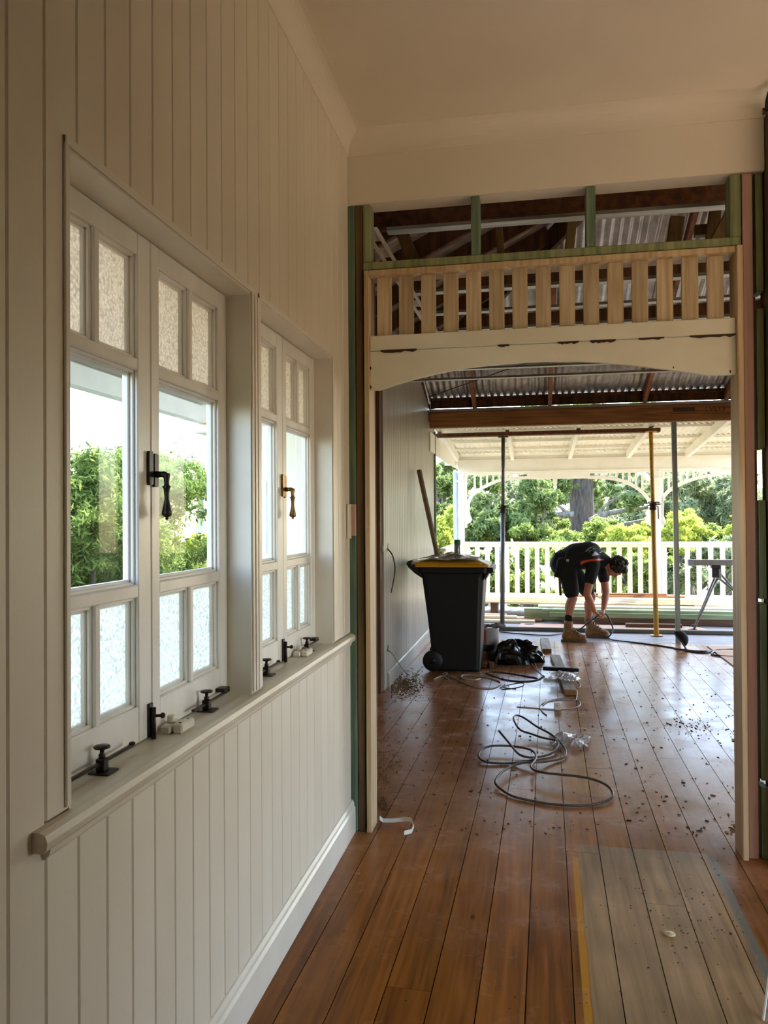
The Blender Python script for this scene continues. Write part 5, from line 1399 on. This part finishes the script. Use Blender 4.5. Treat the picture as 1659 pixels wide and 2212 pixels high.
def leaves(clumps, n, size, aspect=.28, seed=0, droop=0.0):
    """leaf blades around clump surfaces; clumps: (centre, radius)"""
    rg = np.random.default_rng(seed)
    sub = []
    for c, r in clumps:
        for _ in range(12):
            d = rg.normal(size=3); d /= np.linalg.norm(d)
            sub.append((Vector(c) + Vector(d * np.array([1, 1, .8]) * r * (.25 + .85 * rg.random())), r * (.16 + .34 * rg.random())))
    clumps = sub
    w = np.array([c[1] ** 2 for c in clumps]); idx = rg.choice(len(clumps), n, p=w / w.sum())
    C0 = np.array([tuple(c[0]) for c in clumps])[idx]; R0 = np.array([c[1] for c in clumps])[idx]
    d = rg.normal(size=(n, 3)); d /= np.linalg.norm(d, axis=1)[:, None]
    rad = R0 * (.2 + 1.0 * rg.random(n))
    P = C0 + d * rad[:, None] * np.array([1, 1, .75])
    a = rg.normal(size=(n, 3)) + d * .6; a[:, 2] -= droop; a /= np.linalg.norm(a, axis=1)[:, None]
    b_ = np.cross(a, rg.normal(size=(n, 3))); b_ /= np.linalg.norm(b_, axis=1)[:, None]
    L = size * (.6 + .8 * rg.random(n))[:, None]; W = L * aspect
    V = np.stack([P - a * L * .5, P + b_ * W * .5, P + a * L * .5, P - b_ * W * .5], 1).reshape(-1, 3)
    F = np.arange(n * 4).reshape(n, 4)
    return V, F
def foliage(name, clumps, n, size, m, parent, seed, aspect=.28, droop=0.0):
    V, F = leaves(clumps, n, size, aspect, seed, droop)
    me = bpy.data.meshes.new(name); o_ = ORG[parent.name]
    V = V - np.array(o_)
    me.vertices.add(len(V)); me.vertices.foreach_set('co', V.ravel())
    me.loops.add(F.size); me.loops.foreach_set('vertex_index', F.ravel())
    me.polygons.add(len(F)); me.polygons.foreach_set('loop_start', np.arange(0, F.size, 4)); me.polygons.foreach_set('loop_total', np.full(len(F), 4))
    me.update(); me.validate()
    me.materials.append(m)
    o = bpy.data.objects.new(name, me); COL.objects.link(o); o.parent = parent; ORG[o.name] = o_
    o['kind'] = 'stuff'
    return o
def clump_at(px, py, y, r_px, jit=.0, rnd=None):
    p = AY(px, py, y); return (p, r_px * y / FPX)
def tree(name, lab, spec, y, n, size, m, seed, trunk=None, cat='tree', spread=1.0, bark=None, aspect=.28, droop=0., g=None):
    """spec: list of (px, py, radius px) clumps at depth y, jittered in depth"""
    rr = random.Random(seed); cl = []
    for (px, py, rp) in spec:
        yy = y + rr.uniform(-1, 1) * spread
        p = AY(px, py, yy); cl.append((p, rp * yy / FPX))
    base = Vector((cl[0][0].x if trunk is None else AY(trunk, 1100, y).x, y, -2.62))
    t = thing(name, base, lab, cat, g)
    tk = MB(); top = max(c[0].z for c in cl)
    br = .06 + .02 * len(cl) ** .5
    tk.tube([base, base + Vector((.1, 0, (top - base.z) * .5)), base + Vector((.0, .1, (top - base.z) * .85))], [br * 1.5, br, br * .3], 8)
    for c in cl[:8]:
        tk.tube([base + Vector((.05, 0, (c[0].z - base.z) * .55)), c[0]], [br * .45, br * .12], 6)
    tk.build('trunk', bark or M_BARK, t)
    foliage('foliage', cl, n, size, m, t, seed, aspect, droop)
    return t
rr = random.Random(77)
def blob(px0, px1, py0, py1, n, r0, r1): return [(rr.uniform(px0, px1), rr.uniform(py0, py1), rr.uniform(r0, r1)) for _ in range(n)]
# the large old tree with a thick trunk and side limbs
YT = 24.0
bt = thing('large_tree', (AY(1258, 1130, YT).x, YT, -2.62), 'large old tree with thick grey trunk and spreading limbs beyond the balustrade', 'tree')
tk = MB(); pb_ = AY(1258, 1132, YT)
trunk_px = [(1262, 1330, 30), (1260, 1200, 27), (1258, 1130, 26), (1256, 1080, 25), (1258, 1034, 24), (1262, 960, 22), (1270, 850, 18)]
tk.tube([AY(a, b_, YT) for a, b_, r_ in trunk_px], [r_ * YT / FPX for a, b_, r_ in trunk_px], 14)
tk.build('trunk', M_BARK, bt)
for pts in ([(1240, 1112, 7), (1225, 1112, 6.5), (1195, 1110, 5.5), (1165, 1100, 5), (1130, 1090, 4)], [(1275, 1128, 9), (1300, 1113, 6), (1340, 1104, 5), (1385, 1098, 4), (1420, 1090, 3)], [(1262, 1140, 8), (1320, 1141, 5), (1350, 1133, 4.5), (1392, 1124, 3.5)], [(1225, 1108, 4), (1205, 1092, 3), (1180, 1085, 2)], [(1290, 1116, 4), (1310, 1090, 3), (1345, 1070, 2)]):
    MB().tube(smooth_path([AY(a, b_, YT - .5) for a, b_, r_ in pts], 4), [v for v in np.interp(np.linspace(0, 1, 4 * (len(pts) - 1) + 1), np.linspace(0, 1, len(pts)), [r_ * YT / FPX for a, b_, r_ in pts])], 8).build('limb', M_BARKL, bt)
cl = [(AY(px, py, YT + rr.uniform(-1.5, 1.5)), r_ * YT / FPX) for px, py, r_ in blob(1150, 1235, 1010, 1085, 10, 16, 30) + blob(1285, 1330, 1020, 1075, 3, 10, 18) + blob(1150, 1400, 880, 1000, 16, 25, 40) + [(1360, 1085, 22), (1385, 1075, 20), (1300, 1090, 14), (1345, 1098, 16)]]
foliage('foliage', cl, 15000, .20, L_DARK, bt, 3, .3)
G = 'trees beyond the balustrade'
tree('gum_tree', 'dense dark green tree left of the thick trunk, above the balustrade', blob(1010, 1190, 1040, 1150, 26, 20, 34) + blob(1010, 1120, 1120, 1190, 10, 18, 30), 21, 40000, .16, L_DARK, 31, spread=1.5, droop=.4, g=G)
tree('gum_tree', 'tall tree showing left of the white corner post', blob(930, 985, 960, 1120, 14, 14, 24), 23, 9000, .20, L_DARK, 32, g=G, droop=.3)
tree('leafy_shrub', 'bright leafy shrub low down left of the corner post', blob(925, 985, 1110, 1230, 16, 12, 20), 15.5, 9000, .17, L_LITE, 33, cat='shrub', spread=.5, g='shrubs beyond the balustrade', aspect=.34)
tree('wattle_tree', 'mid green feathery tree in front of the thick trunk', blob(1110, 1330, 1130, 1210, 24, 20, 32), 19.5, 34000, .13, L_MID, 34, g=G)
tree('leafy_shrub', 'yellow green rounded shrub left of the yellow prop', blob(1310, 1415, 1140, 1200, 18, 14, 26), 18.5, 24000, .11, L_LITE, 35, cat='shrub', spread=.6, g='shrubs beyond the balustrade')
tree('gum_tree', 'grey green gum tree at the right behind the grey stud', blob(1430, 1620, 1030, 1130, 30, 20, 34), 22, 40000, .18, L_GREY, 36, spread=1.5, droop=.8, g=G, aspect=.22)
tree('leafy_shrub', 'yellow green shrub between the grey stud and the right jamb', blob(1430, 1520, 1115, 1190, 14, 14, 24) + blob(1560, 1620, 1100, 1190, 8, 14, 24), 18.5, 24000, .12, L_LITE, 37, cat='shrub', g='shrubs beyond the balustrade')
tree('wattle_tree', 'mid green tree low at the right above the trestle', blob(1440, 1640, 1150, 1230, 20, 20, 32), 20.5, 20000, .18, L_MID, 38, g=G)
for i, (a, b_, mm, lb) in enumerate(((940, 1100, L_DARK, 'dark undergrowth seen through the balusters by the grey prop'), (1090, 1260, L_MID, 'undergrowth seen through the balusters left of the worker'), (1280, 1430, L_MID, 'undergrowth seen through the balusters behind the head of the worker'), (1430, 1640, L_GREY, 'grey green undergrowth seen through the balusters at the right'))):
    tree('garden_bush', lb, blob(a, b_, 1190, 1300, 24, 16, 30), 17.5, 16000, .14, mm, 50 + i, cat='bush', spread=1.2, g='garden bushes below the balustrade')
tree('distant_tree', 'distant hazy tree line behind the garden trees', blob(900, 1650, 1030, 1150, 90, 22, 38), 42, 60000, .38, L_GREY, 60, spread=3, g=G)
hb = thing('neighbour_shed', (AY(1130, 1240, 30).x, 30, -2.6), 'pale neighbouring roof glimpsed through the balusters', 'shed')
p = AY(1130, 1235, 30)
B('shed_wall', p.x - 1.2, p.x + 1.6, 30, 33, -2.6, p.z, M_WHITE, hb); MB().prism([(-1.5, 0), (1.9, 0), (.2, .7)], lambda u, v, q: (p.x + u, q, p.z + v), 29.8, 33.2).build('shed_roof', M_VSHEET, hb)
# hedge and porch outside the hall windows
def htree(name, lab, cl, n, size, m, seed, aspect=.25):
    base = Vector((cl[0][0][0], cl[0][0][1], -2.62))
    t = thing(name, base, lab, 'hedge', 'hedge outside the hall windows')
    tk = MB(); tk.tube([base, base + Vector((0, 0, 2.0)), base + Vector((.1, 0, 3.6))], [.08, .06, .02], 8)
    for c in cl[:6]: tk.tube([base + Vector((0, 0, 1.8)), c[0]], [.03, .01], 6)
    tk.build('trunk', M_BARK, t)
    foliage('foliage', [(Vector(c[0]), c[1]) for c in cl], n, size, m, t, seed, aspect, .3)
rr = random.Random(9)
def hcl(y0, y1, x, ztop, n): return [((x + rr.uniform(-.5, .5), rr.uniform(y0, y1), rr.uniform(-1.2, ztop - .35)), rr.uniform(.3, .55)) for _ in range(n)]
htree('hedge_shrub', 'leafy hedge filling the left pane of the nearer window', hcl(6.0, 8.9, -4.6, 2.15, 75), 90000, .10, L_HEDGE, 71)
htree('hedge_shrub', 'leafy hedge filling the right pane of the nearer window', hcl(8.7, 12.2, -4.7, 2.5, 80), 90000, .10, L_HEDGE, 72)
htree('hedge_shrub', 'bright green bush beyond the side porch in the farther window', hcl(12.5, 16.0, -4.6, 1.9, 40), 24000, .14, L_LITE, 73)
tree('distant_tree', 'soft tree behind the hedge in the nearer window', [(x_, y_, r_) for x_, y_, r_ in [(180, 1010, 26), (200, 1015, 26), (225, 1020, 25), (265, 980, 24), (285, 990, 30), (250, 1020, 26), (305, 1010, 30), (360, 1000, 30), (165, 1040, 24), (270, 1010, 30), (330, 990, 30)]], 14, 12000, .16, L_GREY, 74, spread=.3)
pr = thing('side_porch', (-1.9, 6, 0), 'white timber side porch outside the hall windows', 'porch', kind='structure')
B('porch_beam', -1.95, -1.85, 2.0, 6.6, 2.268, 2.40, M_WHITE, pr, c=.004)
B('porch_beam', -1.94, -.8, 6.48, 6.6, 2.268, 2.40, M_WHITE, pr, c=.004)
B('porch_ceiling', -1.98, -.12, 1.0, 4.16, 2.44, 2.46, M_WHITE, pr, c=0)
B('porch_ceiling', -1.98, -.56, 4.16, 6.6, 2.44, 2.46, M_WHITE, pr, c=0)
B('porch_fascia', -2.0, -1.955, 1.0, 6.3, 2.36, 2.5, M_WHITE, pr, c=.002)
# corner capital, posts, brackets
B('porch_post', -1.95, -1.85, 6.5, 6.6, -2.6, 2.268, M_WHITE, pr, c=.008)
B('post_capital', -1.99, -1.81, 6.2, 6.62, 2.19, 2.267, M_WHITE, pr, c=.012)
B('porch_post', -1.74, -1.62, 7.62, 7.76, -2.6, 2.35, M_WHITE, pr, c=.02)
B('porch_post', -1.60, -1.48, 6.50, 6.60, 0, 2.35, M_WHITE, pr, c=.02)
B('porch_deck', -1.98, -.57, 1.0, 9.5, -.12, -.04, M_CONC, pr, c=0)
for i in range(14):
    B('weatherboard', -3.0, -1.75, 9.50 - .002 * i, 9.53, .55 + i * .145, .55 + i * .145 + .155, mat('grey_weatherboard', (190, 188, 182), (172, 170, 164)), pr, c=.003)
MB().bar((-1.75, 7.8, 2.3), (-2.5, 9.3, 1.65), .06, .12, c=.004).build('porch_brace', M_WHITE, pr)
B('porch_rail', -2.75, -1.5, 8.9, 8.96, .98, 1.04, M_CREAM, pr)
me = MB().box(-.03, .03, -.01, .01, -.0, .98, .002).mesh('porch_baluster'); me.materials.append(M_CREAM)
for i in range(7): inst(me, 'porch_baluster', (-2.65 + i * .16, 8.93, 0), pr)
MB().prism([(0, 0), (.35, 0), (.35, -.08), (.2, -.14), (.1, -.3), (.06, -.5), (0, -.55)], lambda u, v, q: (-1.68 + u * .0 + q, 7.62 - u, 2.2 + v), -.02, .02).build('porch_bracket', M_WHITE, pr)
# neighbour gable with fretwork beyond the hedge
ng = thing('neighbour_gable', (-4.3, 10.3, -2.6), 'white neighbouring gable end with scalloped bargeboard in the nearer window', 'house')
yy = 12.5
a = AY(352, 945, yy); b_ = AY(385, 895, yy); c = AY(420, 895, yy)
MB().bar(AY(345, 945, yy), AY(383, 893, yy), .5, .10, up=(0, 1, 0), c=.004).build('bargeboard', M_WHITE, ng)
q0 = AY(372, 905, yy); q1 = AY(450, 955, yy)
sc_ = [(q0.x, q0.z + .1)] + [(q0.x + (q1.x - q0.x) * i / 12, q1.z + (.10 if (i // 3) % 2 else -.02) + .04 * math.sin(i * 1.05)) for i in range(13)] + [(q1.x, q0.z + .1)]
MB().prism(sc_, lambda u, v, t_: (u, t_, v), yy, yy + .08).build('fretwork_panel', M_WHITE, ng)
B('gable_post', q1.x - .2, q1.x - .08, yy - .02, yy + .10, -2.6, q0.z - .05, M_WHITE, ng)
